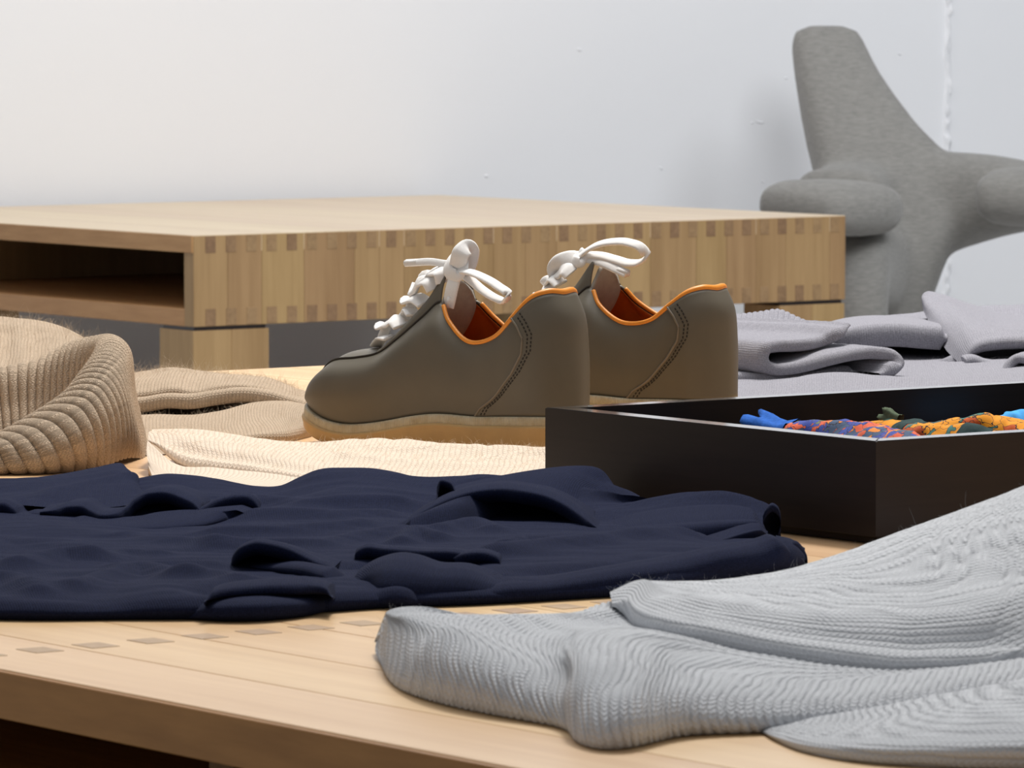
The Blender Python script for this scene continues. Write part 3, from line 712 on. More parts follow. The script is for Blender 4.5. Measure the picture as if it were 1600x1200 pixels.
# ---- navy jumper across the middle of the table
navy = empty('jumper', (0, 0, 0), label='navy blue fine-knit jumper spread in loose folds across the middle of the table', cat='jumper')
NV = M['navy']
c0 = [(-70, 968), (60, 970), (200, 969), (330, 968), (460, 961), (600, 951), (740, 946), (880, 938), (1000, 930), (1120, 914), (1200, 898), (1240, 888)]
t0 = [(-70, 932, 3.155), (60, 930, 3.155), (105, 932, 3.155), (165, 930, 3.16), (240, 920, 3.16), (330, 916, 3.17), (460, 912, 3.19), (600, 910, 3.215), (740, 905, 3.235), (880, 900, 3.26), (1000, 890, 3.285), (1120, 872, 3.33), (1200, 862, 3.38), (1235, 866, 3.42)]
r1 = [(-70, 895, .012), (150, 896, .012), (350, 894, .012), (600, 890, .012), (850, 885, .014), (1050, 870, .016), (1160, 858, .016), (1225, 856, .010)]
r2 = [(-70, 850, .013), (150, 855, .012), (400, 856, .012), (650, 855, .013), (900, 850, .016), (1050, 843, .017), (1100, 846, .014), (1200, 842, .010)]
r3 = [(-70, 813, .016), (60, 815, .016), (150, 829, .014), (250, 836, .012), (400, 826, .013), (520, 822, .014), (640, 824, .015), (760, 825, .014), (900, 827, .014), (1000, 830, .014), (1100, 834, .012), (1195, 828, .006)]
r4 = [(-70, 800, 3.62), (150, 810, 3.62), (330, 806, 3.64), (450, 794, 3.64), (560, 790, 3.65), (640, 796, 3.65), (760, 806, 3.63), (900, 806, 3.62), (1000, 800, 3.62), (1100, 810, 3.60), (1190, 818, 3.56)]
r5 = [(-70, 785, 3.72), (150, 785, 3.72), (240, 770, 3.73), (330, 768, 3.73), (430, 782, 3.71), (560, 758, 3.72), (660, 768, 3.72), (760, 784, 3.70), (900, 784, 3.68), (1000, 790, 3.65), (1180, 815, 3.57)]
r6 = [(-70, 770, 3.80), (150, 770, 3.80), (215, 758, 3.82), (260, 752, 3.83), (330, 757, 3.83), (400, 768, 3.81), (430, 769, 3.81), (470, 756, 3.82), (505, 744, 3.83), (550, 744, 3.83), (600, 746, 3.83), (660, 757, 3.82), (690, 758, 3.81), (720, 756, 3.80), (770, 752, 3.79), (840, 762, 3.77), (980, 786, 3.67), (1170, 812, 3.58)]
A_ = .0055
nav_r = [([(115, 918), (165, 901), (200, 891), (230, 889), (270, 898), (290, 903)], A_, .013), ([(-40, 908), (0, 906), (25, 908), (60, 925)], A_, .012),
         ([(30, 882), (50, 875), (100, 868), (135, 870)], A_*1.1, .014), ([(150, 868), (190, 860), (245, 862)], A_*.6, .012), ([(190, 883), (240, 879), (330, 881)], A_*.7, .012),
         ([(275, 905), (330, 902), (370, 910)], A_*.8, .012), ([(-60, 858), (0, 846), (60, 846), (110, 852)], A_*.5, .02), ([(200, 837), (300, 846), (335, 851)], A_*.6, .013),
         ([(340, 832), (430, 831), (520, 826), (560, 823)], A_*.8, .013), ([(400, 810), (520, 812), (600, 808)], A_*.8, .013), ([(340, 850), (500, 851), (560, 839), (625, 833)], A_*.8, .013),
         ([(628, 848), (650, 838), (682, 844)], A_, .010), ([(690, 832), (740, 824), (770, 833)], A_, .012), ([(790, 855), (820, 849), (850, 851)], A_*.7, .009), ([(560, 880), (620, 876), (700, 880)], -A_, .015),
         ([(330, 925), (400, 920)], -A_, .015), ([(408, 790), (480, 800), (620, 797)], A_*.7, .012), ([(780, 868), (860, 861), (1000, 848), (1060, 842)], A_*1.2, .016), ([(780, 895), (900, 888), (1000, 882)], -A_, .014)]
o, GN = bundle('body', NV, navy, c0, t0, [r1, r2, r3, r4, r5, r6], 760, 420, sink=0.02, ends='L', ridges=nav_r, wrinkle=(.0012, .08, .03), zref=.013)
# sleeve rolled along the right of the front, its end open
rollp('sleeve', NV, navy, [(690, 946), (760, 944), (880, 937), (1000, 928), (1120, 913), (1210, 897), (1240, 888)],
      ov([(690, 946), (760, 944), (880, 937), (1000, 928), (1120, 913), (1210, 897), (1240, 888)], [(690, 938, .012), (780, 910, .014), (850, 905, .015), (920, 893, .016), (980, 883, .016), (1050, 871, .016), (1120, 856, .016), (1180, 845, .016), (1210, 836, .012), (1232, 842, .010)]), 380, 90, run=(.03, .07), bulge=.5, ridges=[([(960, 905), (1010, 893)], .003, .01), ([(1080, 893), (1120, 872)], -.003, .012)])
rollp('cuff', NV, navy, [(1205, 898), (1240, 890), (1262, 881)], [(1212, 838, 3.405), (1240, 846, 3.435), (1258, 862, 3.455)], 60, 50, run=(.02, .04), bulge=.35, taper=0)
arch('cuff', NV, navy, [(1228, 886, .002), (1232, 862, .011), (1238, 850, .0155), (1250, 852, .0135), (1259, 866, .007), (1262, 880, .002)], 70, 40, th=.002, depth=.02, run=(.01, .02, .03), floor=.0005)
# cuff folded double at the front edge
rollp('cuff', NV, navy, [(296, 968), (340, 971), (400, 971), (460, 966), (500, 959), (524, 946)], ov([(296, 968), (340, 971), (400, 971), (460, 966), (500, 959), (524, 946)], [(297, 957, .008), (312, 943, .010), (345, 937, .012), (400, 934, .012), (460, 933, .012), (500, 932, .012), (519, 936, .008)]), 200, 60, run=(.02, .05), bulge=.6)
rollp('cuff', NV, navy, [(318, 941), (350, 935), (400, 932), (460, 931), (500, 929), (521, 934)], ov([(318, 941), (350, 935), (400, 932), (460, 931), (500, 929), (521, 934)], [(322, 925, .010), (350, 914, .014), (400, 908, .016), (440, 906, .016), (478, 906, .016), (503, 911, .012), (519, 924, .008)], .0125), 200, 60, run=(.03, .08), bulge=.8, cz=.0125, floor=.009)
# the folded-over sleeve end with its dark opening
arch('cuff', NV, navy, [(361, 878, .014), (364, 868, .019), (379, 854, .0255), (398, 848, .028), (420, 850, .0275), (450, 858, .0245), (480, 872, .019), (505, 883, .0155), (522, 888, .013)], 200, 70, th=.003, depth=.07, run=(.03, .08, .12), keep=(.95, .5))
rollp('sleeve', NV, navy, [(366, 881), (400, 890), (440, 898), (480, 906), (516, 914)], ov([(366, 881), (400, 890), (440, 898), (480, 906), (516, 914)], [(372, 876, .012), (412, 881, .014), (450, 879, .018), (500, 886, .018), (530, 894, .018), (542, 902, .016)], .011), 170, 50, run=(.03, .07), keep=.6, cz=.011, bulge=.5)
# rolls and tucks in the middle
arch('fold', NV, navy, [(556, 872, .012), (557, 862, .017), (565, 857, .019), (600, 858, .019), (660, 862, .018), (715, 864, .018), (745, 872, .015), (775, 884, .011)], 170, 60, th=.0035, depth=.04, run=(.03, .07, .1), keep=(.9, .5))
rollp('fold', NV, navy, [(525, 940), (560, 940), (600, 948), (690, 946), (770, 943), (810, 941)], [(540, 912, 3.235), (560, 893, 3.24), (585, 877, 3.245), (620, 867, 3.245), (650, 870, 3.24), (685, 882, 3.235), (730, 885, 3.24), (762, 897, 3.243), (795, 915, 3.245)], 240, 80, run=(.035, .09), keep=.85, bulge=.3)
rollp('fold', NV, navy, [(560, 951), (600, 951), (640, 950), (664, 948)], [(560, 930, 3.21), (590, 913, 3.212), (620, 906, 3.213), (642, 911, 3.215), (658, 930, 3.218)], 120, 60, run=(.02, .05), bulge=.5)
rollp('fold', NV, navy, [(515, 942), (540, 930), (575, 920)], [(520, 920, 3.235), (548, 908, 3.245), (570, 902, 3.25), (588, 908, 3.25)], 90, 50, run=(.02, .05), cz=.004, bulge=.3)
arch('fold', NV, navy, [(708, 872, .015), (725, 866, .018), (760, 865, .0185), (778, 872, .016), (782, 884, .012)], 110, 50, th=.003, depth=.05, run=(.02, .05, .08))
arch('fold', NV, navy, [(1008, 834, .013), (1030, 829, .0155), (1055, 832, .0155), (1085, 837, .0145), (1102, 840, .012)], 110, 50, th=.003, depth=.05, run=(.02, .05, .08))
# upper left layer with a corner at the back
arch('body', NV, navy, [(-70, 802, .017), (-20, 790, .021), (5, 787, .022), (22, 797, .018), (30, 806, .014), (50, 803, .015), (75, 806, .014), (100, 812, .012)], 150, 60, th=.004, depth=.06, run=(.04, .09, .14), keep=(.95, .8))
up_ = [[(-70, 796, 3.66), (40, 792, 3.66), (120, 790, 3.66), (200, 790, 3.66), (226, 786, 3.66)], [(-70, 778, 3.73), (40, 775, 3.73), (100, 764, 3.74), (200, 754, 3.75), (226, 770, 3.73)], [(-70, 768, 3.78), (60, 762, 3.78), (150, 750, 3.79), (205, 741, 3.80), (222, 765, 3.77)],
       [(-70, 752, 3.85), (40, 746, 3.86), (100, 740, 3.87), (150, 731, 3.88), (188, 725, 3.885), (201, 734, 3.87)], [(-70, 752, 3.89), (100, 741, 3.91), (150, 733, 3.915), (188, 727, 3.915), (200, 736, 3.90)], [(-70, 765, 3.92), (100, 760, 3.94), (188, 752, 3.94), (200, 752, 3.92)]]
finish('body', build_grid(up_, 200, 100), NV, navy, ends='L', wrinkle=(.001, .06, .04), ridges=[([(35, 776), (95, 761), (200, 752)], .003, .014)], zref=.022)
# turned-up hem with two dark hollows under it, on a lower rolled layer
rollp('hem', NV, navy, [(80, 824), (110, 825), (160, 829), (200, 832), (300, 828), (360, 818), (407, 811)], [(85, 813, 3.58), (110, 814, 3.58), (160, 818, 3.575), (200, 816, 3.575), (250, 808, 3.59), (310, 803, 3.60), (360, 798, 3.61), (404, 796, 3.61)], 230, 60, run=(.05, .10), keep=.9, cz=.010, bulge=.4)
arch('hem', NV, navy, [(296, 806, .016), (318, 793, .019), (345, 780, .023), (370, 775, .0245), (390, 777, .0235), (401, 787, .019), (406, 801, .013)], 130, 50, th=.004, depth=.02, run=(.03, .07, .1), keep=(.9, .6))
arch('hem', NV, navy, [(62, 800, .017), (85, 797, .018), (102, 792, .0195), (125, 791, .020), (143, 799, .0175), (160, 805, .016), (180, 803, .0165), (196, 794, .019), (211, 780, .0235), (230, 771, .0265), (255, 769, .0275), (285, 778, .0245), (303, 787, .0215), (311, 797, .018), (309, 803, .016)], 320, 80, th=.0028, depth=.09, run=(.05, .10, .16), keep=(1.0, .75))
# ribbed neck standing up in a loop on the right
arch('collar', NV, navy, [(632, 820, .016), (655, 803, .020), (680, 789, .0245), (705, 778, .028), (740, 768, .0315), (780, 764, .0335), (815, 767, .0335), (850, 774, .031), (880, 787, .0265), (900, 800, .022), (920, 815, .0175), (937, 828, .013)], 280, 90, th=.003, depth=.10, run=(.05, .10, .15), keep=(1.0, .8), floor=.008, disp=None)
finish('collar', build_grid([[(615, 828, 3.545), (660, 826, 3.545), (700, 826, 3.55), (740, 826, 3.58), (780, 824, 3.62), (820, 822, 3.66)], [(622, 818, 3.56), (660, 803, 3.56), (705, 792, 3.57), (745, 795, 3.60), (785, 800, 3.64), (820, 805, 3.67)], [(632, 814, 3.575), (660, 801, 3.572), (710, 780, 3.588), (750, 773, 3.62), (790, 772, 3.65), (820, 780, 3.68)]], 120, 50), NV, navy, wrinkle=(0, 1, 1))
arch('collar', NV, navy, [(752, 776, .022), (790, 768, .024), (840, 768, .0235), (880, 772, .022), (895, 776, .020), (930, 779, .018), (952, 770, .0205), (962, 776, .018)], 160, 60, th=.003, depth=.01, run=(.01, .02, .03), floor=.010)
finish('collar', build_grid([[(700, 772, 3.66), (760, 772, 3.66), (850, 780, 3.66), (920, 786, 3.655), (1010, 796, 3.62)], [(705, 764, 3.70), (770, 756, 3.70), (860, 770, 3.68), (920, 776, 3.68), (1005, 784, 3.65)], [(715, 758, 3.73), (780, 746, 3.735), (840, 738, 3.735), (900, 742, 3.72), (940, 758, 3.71), (1000, 776, 3.675)], [(720, 757, 3.75), (790, 742, 3.755), (845, 733, 3.76), (890, 728, 3.765), (930, 728, 3.755), (950, 736, 3.74), (975, 756, 3.715), (998, 774, 3.685)], [(730, 762, 3.77), (800, 750, 3.78), (850, 742, 3.785), (900, 738, 3.785), (935, 742, 3.77), (970, 766, 3.735), (995, 782, 3.70)], [(740, 785, 3.79), (900, 778, 3.79), (990, 792, 3.71)]], 240, 120), NV, navy, ridges=[([(860, 772), (920, 766), (945, 745)], -.008, .016)], zref=.03)
arch('hanging_loop', NV, navy, [(684, 786, .022), (682, 770, .027), (684, 757, .031), (691, 750, .033), (701, 753, .032), (710, 765, .028), (711, 780, .023)], 70, 40, th=.003, depth=.012, run=(.006, .012, .02), floor=.012)
# right-hand sleeve lying back towards the tray, its end open
rollp('sleeve', NV, navy, [(930, 836), (1000, 840), (1080, 842), (1150, 838), (1200, 832)],
    [(930, 815, 3.60), (1000, 800, 3.60), (1080, 790, 3.60), (1150, 790, 3.595), (1196, 800, 3.58)], 200, 80, run=(.02, .035), cz=.010, bulge=.1)
finish('sleeve', build_grid([[(930, 826, 3.56), (1000, 822, 3.56), (1080, 820, 3.56), (1150, 818, 3.56), (1192, 822, 3.55)], [(930, 800, 3.61), (1000, 795, 3.61), (1080, 790, 3.60), (1150, 792, 3.595), (1194, 800, 3.58)], [(932, 796, 3.635), (990, 785, 3.64), (1030, 776, 3.64), (1090, 768, 3.635), (1140, 769, 3.625), (1190, 782, 3.605), (1205, 789, 3.595)], [(940, 802, 3.65), (1000, 790, 3.655), (1090, 775, 3.65), (1150, 778, 3.635), (1205, 796, 3.605)], [(950, 825, 3.66), (1090, 815, 3.655), (1205, 822, 3.61)]], 200, 80), NV, navy, wrinkle=(.0008, .05, .02))
arch('cuff', NV, navy, [(1184, 834, .006), (1190, 812, .016), (1197, 797, .0225), (1206, 789, .0255), (1214, 793, .0235), (1219, 804, .0185), (1220, 818, .0125), (1216, 834, .006)], 90, 40, th=.0022, depth=.03, run=(.008, .02, .035), keep=(1, .95), floor=.002)
rollp('sleeve', NV, navy, [(1085, 858), (1130, 850), (1170, 842), (1200, 836)], [(1095, 842, 3.50), (1130, 830, 3.515), (1160, 820, 3.53), (1185, 818, 3.54), (1200, 824, 3.54)], 90, 50, run=(.02, .04), cz=.010, bulge=.3)

# ---- cream jumper between the navy one and the shoes
cream = empty('jumper', (0, 0, 0), label='cream chunky-knit jumper folded flat in front of the grey shoes', cat='jumper')
cc = [(232, 742), (262, 768), (330, 778), (420, 790), (520, 796), (640, 800), (760, 800), (856, 796)]
ct = [(230, 716, 4.09), (262, 735, 4.075), (330, 738, 4.055), (400, 745, 4.035), (470, 756, 4.00), (540, 768, 3.97), (660, 772, 3.96), (856, 770, 3.95)]
cr1 = [(229, 700, 4.11), (262, 724, 4.10), (330, 730, 4.085), (410, 738, 4.06), (490, 751, 4.03), (560, 762, 4.0), (660, 764, 4.0), (856, 760, 3.99)]
cr2 = [(232, 692, 4.13), (270, 722, 4.12), (340, 734, 4.10), (420, 744, 4.08), (500, 754, 4.06), (570, 762, 4.04), (660, 764, 4.03), (856, 756, 4.02)]
o, GC1 = bundle('back_panel', M['cream'], cream, cc, ct, [cr1, cr2], 420, 110, sink=.02, bulge=.5, wrinkle=(.0008, .04, .02))
cc = [(232, 700), (300, 742), (400, 758), (500, 772), (620, 780), (740, 782), (856, 780)]
E_ = [(231, 686, 4.15), (250, 694, 4.14), (285, 712, 4.125), (330, 722, 4.11), (400, 732, 4.085), (470, 744, 4.06), (540, 756, 4.035), (640, 764, 4.02), (740, 762, 4.02), (856, 750, 4.02)]
B1 = [(232, 678, 4.165), (262, 682, 4.16), (300, 692, 4.15), (350, 703, 4.135), (420, 714, 4.11), (500, 726, 4.09), (580, 737, 4.07), (680, 744, 4.06), (760, 742, 4.06), (856, 733, 4.06)]
B2 = [(236, 674, 4.18), (275, 675, 4.18), (330, 680, 4.18), (400, 690, 4.17), (470, 697, 4.17), (560, 705, 4.14), (660, 712, 4.12), (760, 714, 4.11), (856, 712, 4.10)]
B3 = [(240, 675, 4.20), (290, 674, 4.21), (350, 680, 4.22), (430, 691, 4.22), (480, 692, 4.215), (580, 688, 4.19), (680, 692, 4.165), (780, 698, 4.14), (856, 701, 4.12)]
B4 = [(244, 690, 4.22), (290, 690, 4.23), (350, 695, 4.24), (430, 703, 4.235), (480, 704, 4.23), (580, 702, 4.205), (680, 706, 4.18), (780, 712, 4.15), (856, 716, 4.13)]
cab_r = [([(560, 708), (640, 716), (740, 712), (850, 704)], .0022, .010), ([(600, 724), (700, 732), (850, 724)], .0022, .010), ([(540, 696), (650, 700), (780, 702)], .0018, .008), ([(640, 742), (740, 744), (850, 738)], .002, .008)]
o, GC2 = lip('front_panel', M['cream'], cream, E_, [B1, B2, B3, B4], 440, 170, th=.011, depth=.05, ridges=cab_r, wrinkle=(.0008, .04, .02), disp=lambda su, sv, G: .0016*np.clip((su-.10)/.04, 0, 1)*np.clip((sv-.10)/.02, 0, 1)*np.maximum(0, np.sin(2*math.pi*sv/.034))*(np.abs(np.sin(math.pi*(su/.026+np.sin(2*math.pi*sv/.034+.6)*.35)))-.35))
fuzz('wool_fuzz', GC2, M['cream_fibre'], cream, 3000, .003, .00006, 4)

# ---- beige roll-neck on the left
beige = empty('jumper', (0, 0, 0), label='beige roll-neck jumper with a thick ribbed collar at the left table edge', cat='jumper')
# collar loop: stations run from the left, round the right end, and back behind
r_in0 = [(-60, 725, 4.19), (0, 712, 4.20), (50, 702, 4.215), (100, 690, 4.225), (138, 660, 4.235), (150, 630, 4.26), (138, 640, 4.30), (100, 660, 4.32), (50, 672, 4.33), (0, 680, 4.335), (-60, 685, 4.34)]
r_in1 = [(-60, 712, 4.165), (0, 698, 4.175), (45, 684, 4.185), (92, 655, 4.20), (128, 600, 4.225), (148, 572, 4.26), (134, 585, 4.31), (96, 610, 4.33), (50, 630, 4.345), (0, 640, 4.35), (-60, 645, 4.36)]
r_top = [(-60, 702, 4.135), (0, 682, 4.145), (42, 660, 4.155), (86, 632, 4.17), (122, 588, 4.20), (150, 547, 4.25), (140, 535, 4.32), (100, 548, 4.35), (60, 570, 4.365), (0, 582, 4.37), (-60, 590, 4.38)]
r_t2 = [(-60, 700, 4.115), (0, 676, 4.125), (46, 650, 4.135), (96, 618, 4.15), (140, 570, 4.19), (172, 533, 4.25), (150, 527, 4.34), (100, 540, 4.38), (60, 562, 4.395), (0, 575, 4.40), (-60, 583, 4.41)]
r_o1 = [(-60, 712, 4.09), (6, 690, 4.095), (62, 664, 4.105), (124, 628, 4.12), (172, 580, 4.17), (198, 556, 4.24), (176, 548, 4.36), (106, 560, 4.41), (60, 580, 4.425), (0, 592, 4.43), (-60, 600, 4.44)]
r_o2 = [(-60, 730, 4.082), (0, 716, 4.085), (66, 700, 4.088), (134, 668, 4.105), (184, 630, 4.15), (205, 620, 4.24), (186, 610, 4.37), (106, 610, 4.42), (60, 625, 4.435), (0, 635, 4.44), (-60, 640, 4.45)]
r_o3 = [(-60, 742, 4.085), (0, 738, 4.087), (70, 733, 4.09), (140, 712, 4.115), (190, 690, 4.165), (221, 692, 4.25), (200, 670, 4.37), (110, 665, 4.42), (60, 670, 4.43), (0, 675, 4.44), (-60, 680, 4.45)]
r_o4 = [(-60, 745, 4.10), (0, 743, 4.10), (72, 742, 4.10), (146, 732, 4.13), (196, 716, 4.19), (226, 716, 4.255), (200, 690, 4.36), (110, 685, 4.40), (60, 685, 4.41), (0, 688, 4.42), (-60, 690, 4.43)]
Gc = build_grid([r_in0, r_in1, r_top, r_t2, r_o1, r_o2, r_o3, r_o4], 900, 160)
finish('ribbed_collar', Gc, M['beige'], beige, disp=lambda su, sv, G: .0036*(np.abs(np.cos(math.pi*(su.mean(0)[None, :]-0.25*sv)/.0098))**.42-.62), floor=True, ends='LR')
fuzz('wool_fuzz', Gc, M['beige_fibre'], beige, 2500, .003, .00005, 5)
# body heaped behind the collar
bc = [(-70, 640), (60, 650), (160, 660), (200, 680), (222, 692)]
bt = [(-70, 590, 4.46), (60, 590, 4.46), (140, 610, 4.46), (190, 630, 4.46), (220, 685, 4.45)]
b1 = [(-70, 548, 4.52), (60, 550, 4.52), (120, 566, 4.52), (180, 590, 4.53), (220, 665, 4.53)]
b2 = [(-70, 509, 4.62), (0, 510, 4.62), (60, 515, 4.62), (110, 528, 4.62), (180, 570, 4.62), (220, 642, 4.62)]
b3 = [(-70, 505, 4.70), (0, 507, 4.70), (60, 512, 4.70), (120, 530, 4.70), (185, 572, 4.70), (222, 622, 4.70)]
o, GB = bundle('body', M['beige'], beige, bc, bt, [b1, b2, b3], 260, 120, sink=.06, ends='L', wrinkle=(.002, .05, .05), ridges=[([(55, 520), (50, 560)], -.006, .012), ([(8, 520), (14, 560)], -.007, .010)], zref=.075)
fuzz('wool_fuzz', GB, M['beige_fibre'], beige, 3500, .007, .00005, 6, zmin=.03)
# sleeve laid out to the right: lower layer, then two folded layers above
sc = [(190, 714), (240, 712), (320, 700), (380, 693), (430, 692), (480, 684), (500, 676)]
st_ = [(190, 690, 4.40), (240, 690, 4.41), (320, 676, 4.43), (380, 660, 4.45), (430, 650, 4.47), (480, 642, 4.49), (500, 655, 4.49)]
s1 = [(190, 660, 4.47), (240, 656, 4.47), (300, 655, 4.48), (350, 648, 4.49), (400, 634, 4.51), (450, 630, 4.52), (485, 634, 4.52), (503, 648, 4.51)]
s2 = [(190, 650, 4.50), (240, 647, 4.50), (300, 648, 4.505), (350, 640, 4.52), (400, 629, 4.535), (450, 627, 4.54), (485, 633, 4.535), (505, 648, 4.52)]
s3 = [(190, 652, 4.56), (240, 652, 4.56), (300, 652, 4.56), (350, 648, 4.57), (400, 634, 4.58), (450, 630, 4.58), (485, 636, 4.57), (505, 650, 4.54)]
o, GS = bundle('sleeve', M['beige'], beige, sc, st_, [s1, s2, s3], 360, 110, sink=.3, wrinkle=(.0008, .05, .03), disp=ribs(.0045, .0006, .8, 'v'))
fold_strip('sleeve', M['beige'], beige, [(180, 634, 4.535), (220, 633, 4.535), (260, 627, 4.535), (295, 628, 4.535), (335, 622, 4.545), (375, 618, 4.55), (415, 622, 4.55), (450, 631, 4.55), (486, 642, 4.54)], .0062, .12, (.15, 1, 0), drop=.006, disp=ribs(.0032, .0006, .8, 'v'))
R_ = [[(180, 620, 4.545), (240, 614, 4.545), (275, 609, 4.545), (300, 613, 4.545), (340, 606, 4.555), (380, 603, 4.56), (425, 611, 4.56), (460, 626, 4.555), (482, 640, 4.55)],
      [(180, 606, 4.56), (240, 600, 4.56), (275, 595, 4.565), (300, 599, 4.565), (340, 594, 4.57), (385, 595, 4.575), (430, 604, 4.57), (462, 618, 4.565), (486, 638, 4.56)],
      [(180, 592, 4.64), (230, 586, 4.64), (275, 580, 4.66), (310, 583, 4.66), (350, 586, 4.66), (400, 590, 4.66), (440, 600, 4.65), (480, 628, 4.61)],
      [(180, 586, 4.72), (230, 580, 4.72), (275, 577, 4.74), (310, 582, 4.74), (350, 586, 4.74), (400, 591, 4.73), (440, 602, 4.71), (480, 628, 4.65)],
      [(180, 606, 4.80), (275, 600, 4.82), (350, 604, 4.80), (440, 616, 4.76), (480, 634, 4.68)], [(180, 640, 4.84), (275, 636, 4.86), (350, 638, 4.84), (440, 646, 4.79), (480, 656, 4.70)]]
E0 = cr(np.array([at(*p) for p in R_[0]]), 60); und = [away(E0, (0, 1, 0), .08, ZT+.02), E0+np.array([0, .02, -.006]), E0+np.array([0, .003, -.005]), E0+np.array([0, -.001, -.002])]
GS2 = build_grid(und+R_, 340, 130)
o, GS2 = finish('sleeve', GS2, M['beige'], beige, wrinkle=(.001, .04, .03), disp=ribs(.0036, .0006, .8, 'v'))
fuzz('wool_fuzz', GS2, M['beige_fibre'], beige, 3000, .006, .00005, 7)
fuzz('wool_fuzz', GS, M['beige_fibre'], beige, 1800, .004, .00005, 8)

# ---- grey jumper in the right foreground
grey = empty('jumper', (0, 0, 0), label='pale grey chunky ribbed jumper, large and close in the right foreground', cat='jumper')
gc = [(597, 1036), (602, 1056), (628, 1083), (700, 1106), (800, 1126), (880, 1140), (905, 1165), (950, 1178), (1010, 1168), (1080, 1152), (1180, 1150), (1300, 1140), (1450, 1130), (1660, 1110)]
gt = ov(gc, [(584, 1014, .03), (590, 1026, .016), (608, 1018, .012), (690, 1045, .010), (790, 1066, .012), (870, 1082, .012), (915, 1090, .014), (965, 1092, .016), (1030, 1090, .018), (1100, 1092, .018), (1200, 1098, .018), (1320, 1095, .018), (1450, 1080, .018), (1660, 1055, .02)])
g1 = ov(gc, [(584, 1010, .035), (588, 1000, .036), (612, 984, .038), (690, 1004, .034), (790, 1028, .036), (870, 1045, .038), (930, 1045, .046), (1000, 1046, .054), (1080, 1055, .056), (1180, 1066, .052), (1300, 1068, .052), (1450, 1052, .054), (1660, 1024, .056)])
g2 = ov(gc, [(584, 1008, .04), (594, 982, .060), (630, 961, .080), (705, 972, .090), (790, 996, .096), (860, 1000, .105), (930, 985, .13), (1000, 1000, .13), (1080, 1020, .115), (1200, 1044, .10), (1350, 1054, .09), (1500, 1040, .09), (1660, 1014, .09)])
g3 = [(585, 1008, 2.955), (604, 974, 2.95), (650, 955, 2.93), (720, 960, 2.92), (790, 981, 2.92), (870, 974, 2.92), (940, 950, 2.93), (1010, 972, 2.90), (1100, 992, 2.88), (1300, 1020, 2.85), (1500, 1016, 2.85), (1660, 996, 2.86)]
g4 = [(586, 1010, 2.965), (612, 990, 2.97), (660, 968, 2.97), (720, 974, 2.96), (800, 988, 2.96), (870, 978, 2.97), (950, 952, 2.99), (1050, 962, 2.98), (1300, 1000, 2.93), (1660, 980, 2.93)]
def knit_cols(pitch, amp):
    def f(su, sv, G):
        s = su.mean(0)[None, :]+0.004*np.sin(sv*25)
        return amp*(np.abs(np.cos(math.pi*s/pitch))**0.7-0.6)
    return f
o, GG1 = bundle('body', M['grey'], grey, gc, gt, [g1, g2, g3, g4], 900, 220, sink=.03, under=.025, bulge=.22, n=3, soft=True, relax=(33, 9), ends='R', disp=knit_cols(.0052, .0011), ridges=[([(700, 1000), (760, 1060)], .004, .02), ([(880, 1010), (870, 1100)], -.004, .02)], zref=.03, wrinkle=(.001, .06, .05))
gc = [(1185, 1140), (1210, 1158), (1260, 1178), (1340, 1192), (1450, 1200), (1660, 1205)]
gt = [(1180, 1138, 2.655), (1220, 1136, 2.64), (1280, 1132, 2.63), (1360, 1124, 2.625), (1460, 1108, 2.625), (1660, 1080, 2.625)]
h1 = [(1180, 1132, 2.68), (1260, 1122, 2.66), (1360, 1110, 2.66), (1460, 1094, 2.66), (1660, 1062, 2.66)]
o, GG2 = bundle('sleeve', M['grey_across'], grey, gc, gt, [h1, [(1180, 1125, 2.72), (1300, 1115, 2.70), (1460, 1092, 2.70), (1660, 1060, 2.70)]], 420, 90, sink=.02, bulge=.5, ends='R', disp=ribs(.0052, .0011, .7, 'v'))
E_ = [(956, 944, 2.925), (975, 938, 2.90), (1000, 958, 2.85), (1060, 972, 2.815), (1130, 986, 2.80), (1220, 1004, 2.79), (1320, 1018, 2.785), (1420, 1026, 2.785), (1520, 1022, 2.79), (1660, 1005, 2.80)]
B1 = [(954, 932, 2.94), (985, 918, 2.93), (1020, 935, 2.88), (1070, 944, 2.85), (1140, 957, 2.83), (1220, 970, 2.82), (1320, 978, 2.815), (1420, 980, 2.815), (1520, 970, 2.82), (1660, 945, 2.83)]
B2 = [(954, 928, 2.97), (990, 910, 2.98), (1030, 915, 2.96), (1090, 922, 2.93), (1160, 930, 2.91), (1250, 930, 2.90), (1350, 925, 2.90), (1450, 915, 2.90), (1550, 900, 2.90), (1660, 880, 2.91)]
B3 = [(956, 926, 3.00), (995, 908, 3.03), (1050, 910, 3.05), (1110, 911, 3.05), (1180, 903, 3.05), (1260, 885, 3.04), (1350, 865, 3.03), (1450, 840, 3.02), (1550, 815, 3.01), (1660, 785, 3.0)]
B4 = [(958, 930, 3.03), (1000, 910, 3.08), (1060, 909, 3.12), (1120, 909, 3.14), (1190, 900, 3.15), (1270, 880, 3.15), (1350, 853, 3.15), (1450, 818, 3.15), (1550, 783, 3.14), (1660, 745, 3.14)]
B5 = [(960, 940, 3.05), (1000, 922, 3.11), (1060, 918, 3.16), (1120, 916, 3.20), (1190, 905, 3.24), (1270, 884, 3.26), (1350, 855, 3.27), (1450, 818, 3.27), (1550, 782, 3.27), (1660, 742, 3.27)]
def rib_diag(su, sv, G):
    s = sv+0*su; w = np.clip((su/su.max()-.05)/.2, 0, 1)
    return .0011*w*(np.abs(np.cos(math.pi*s/.0058))**.7-.6)
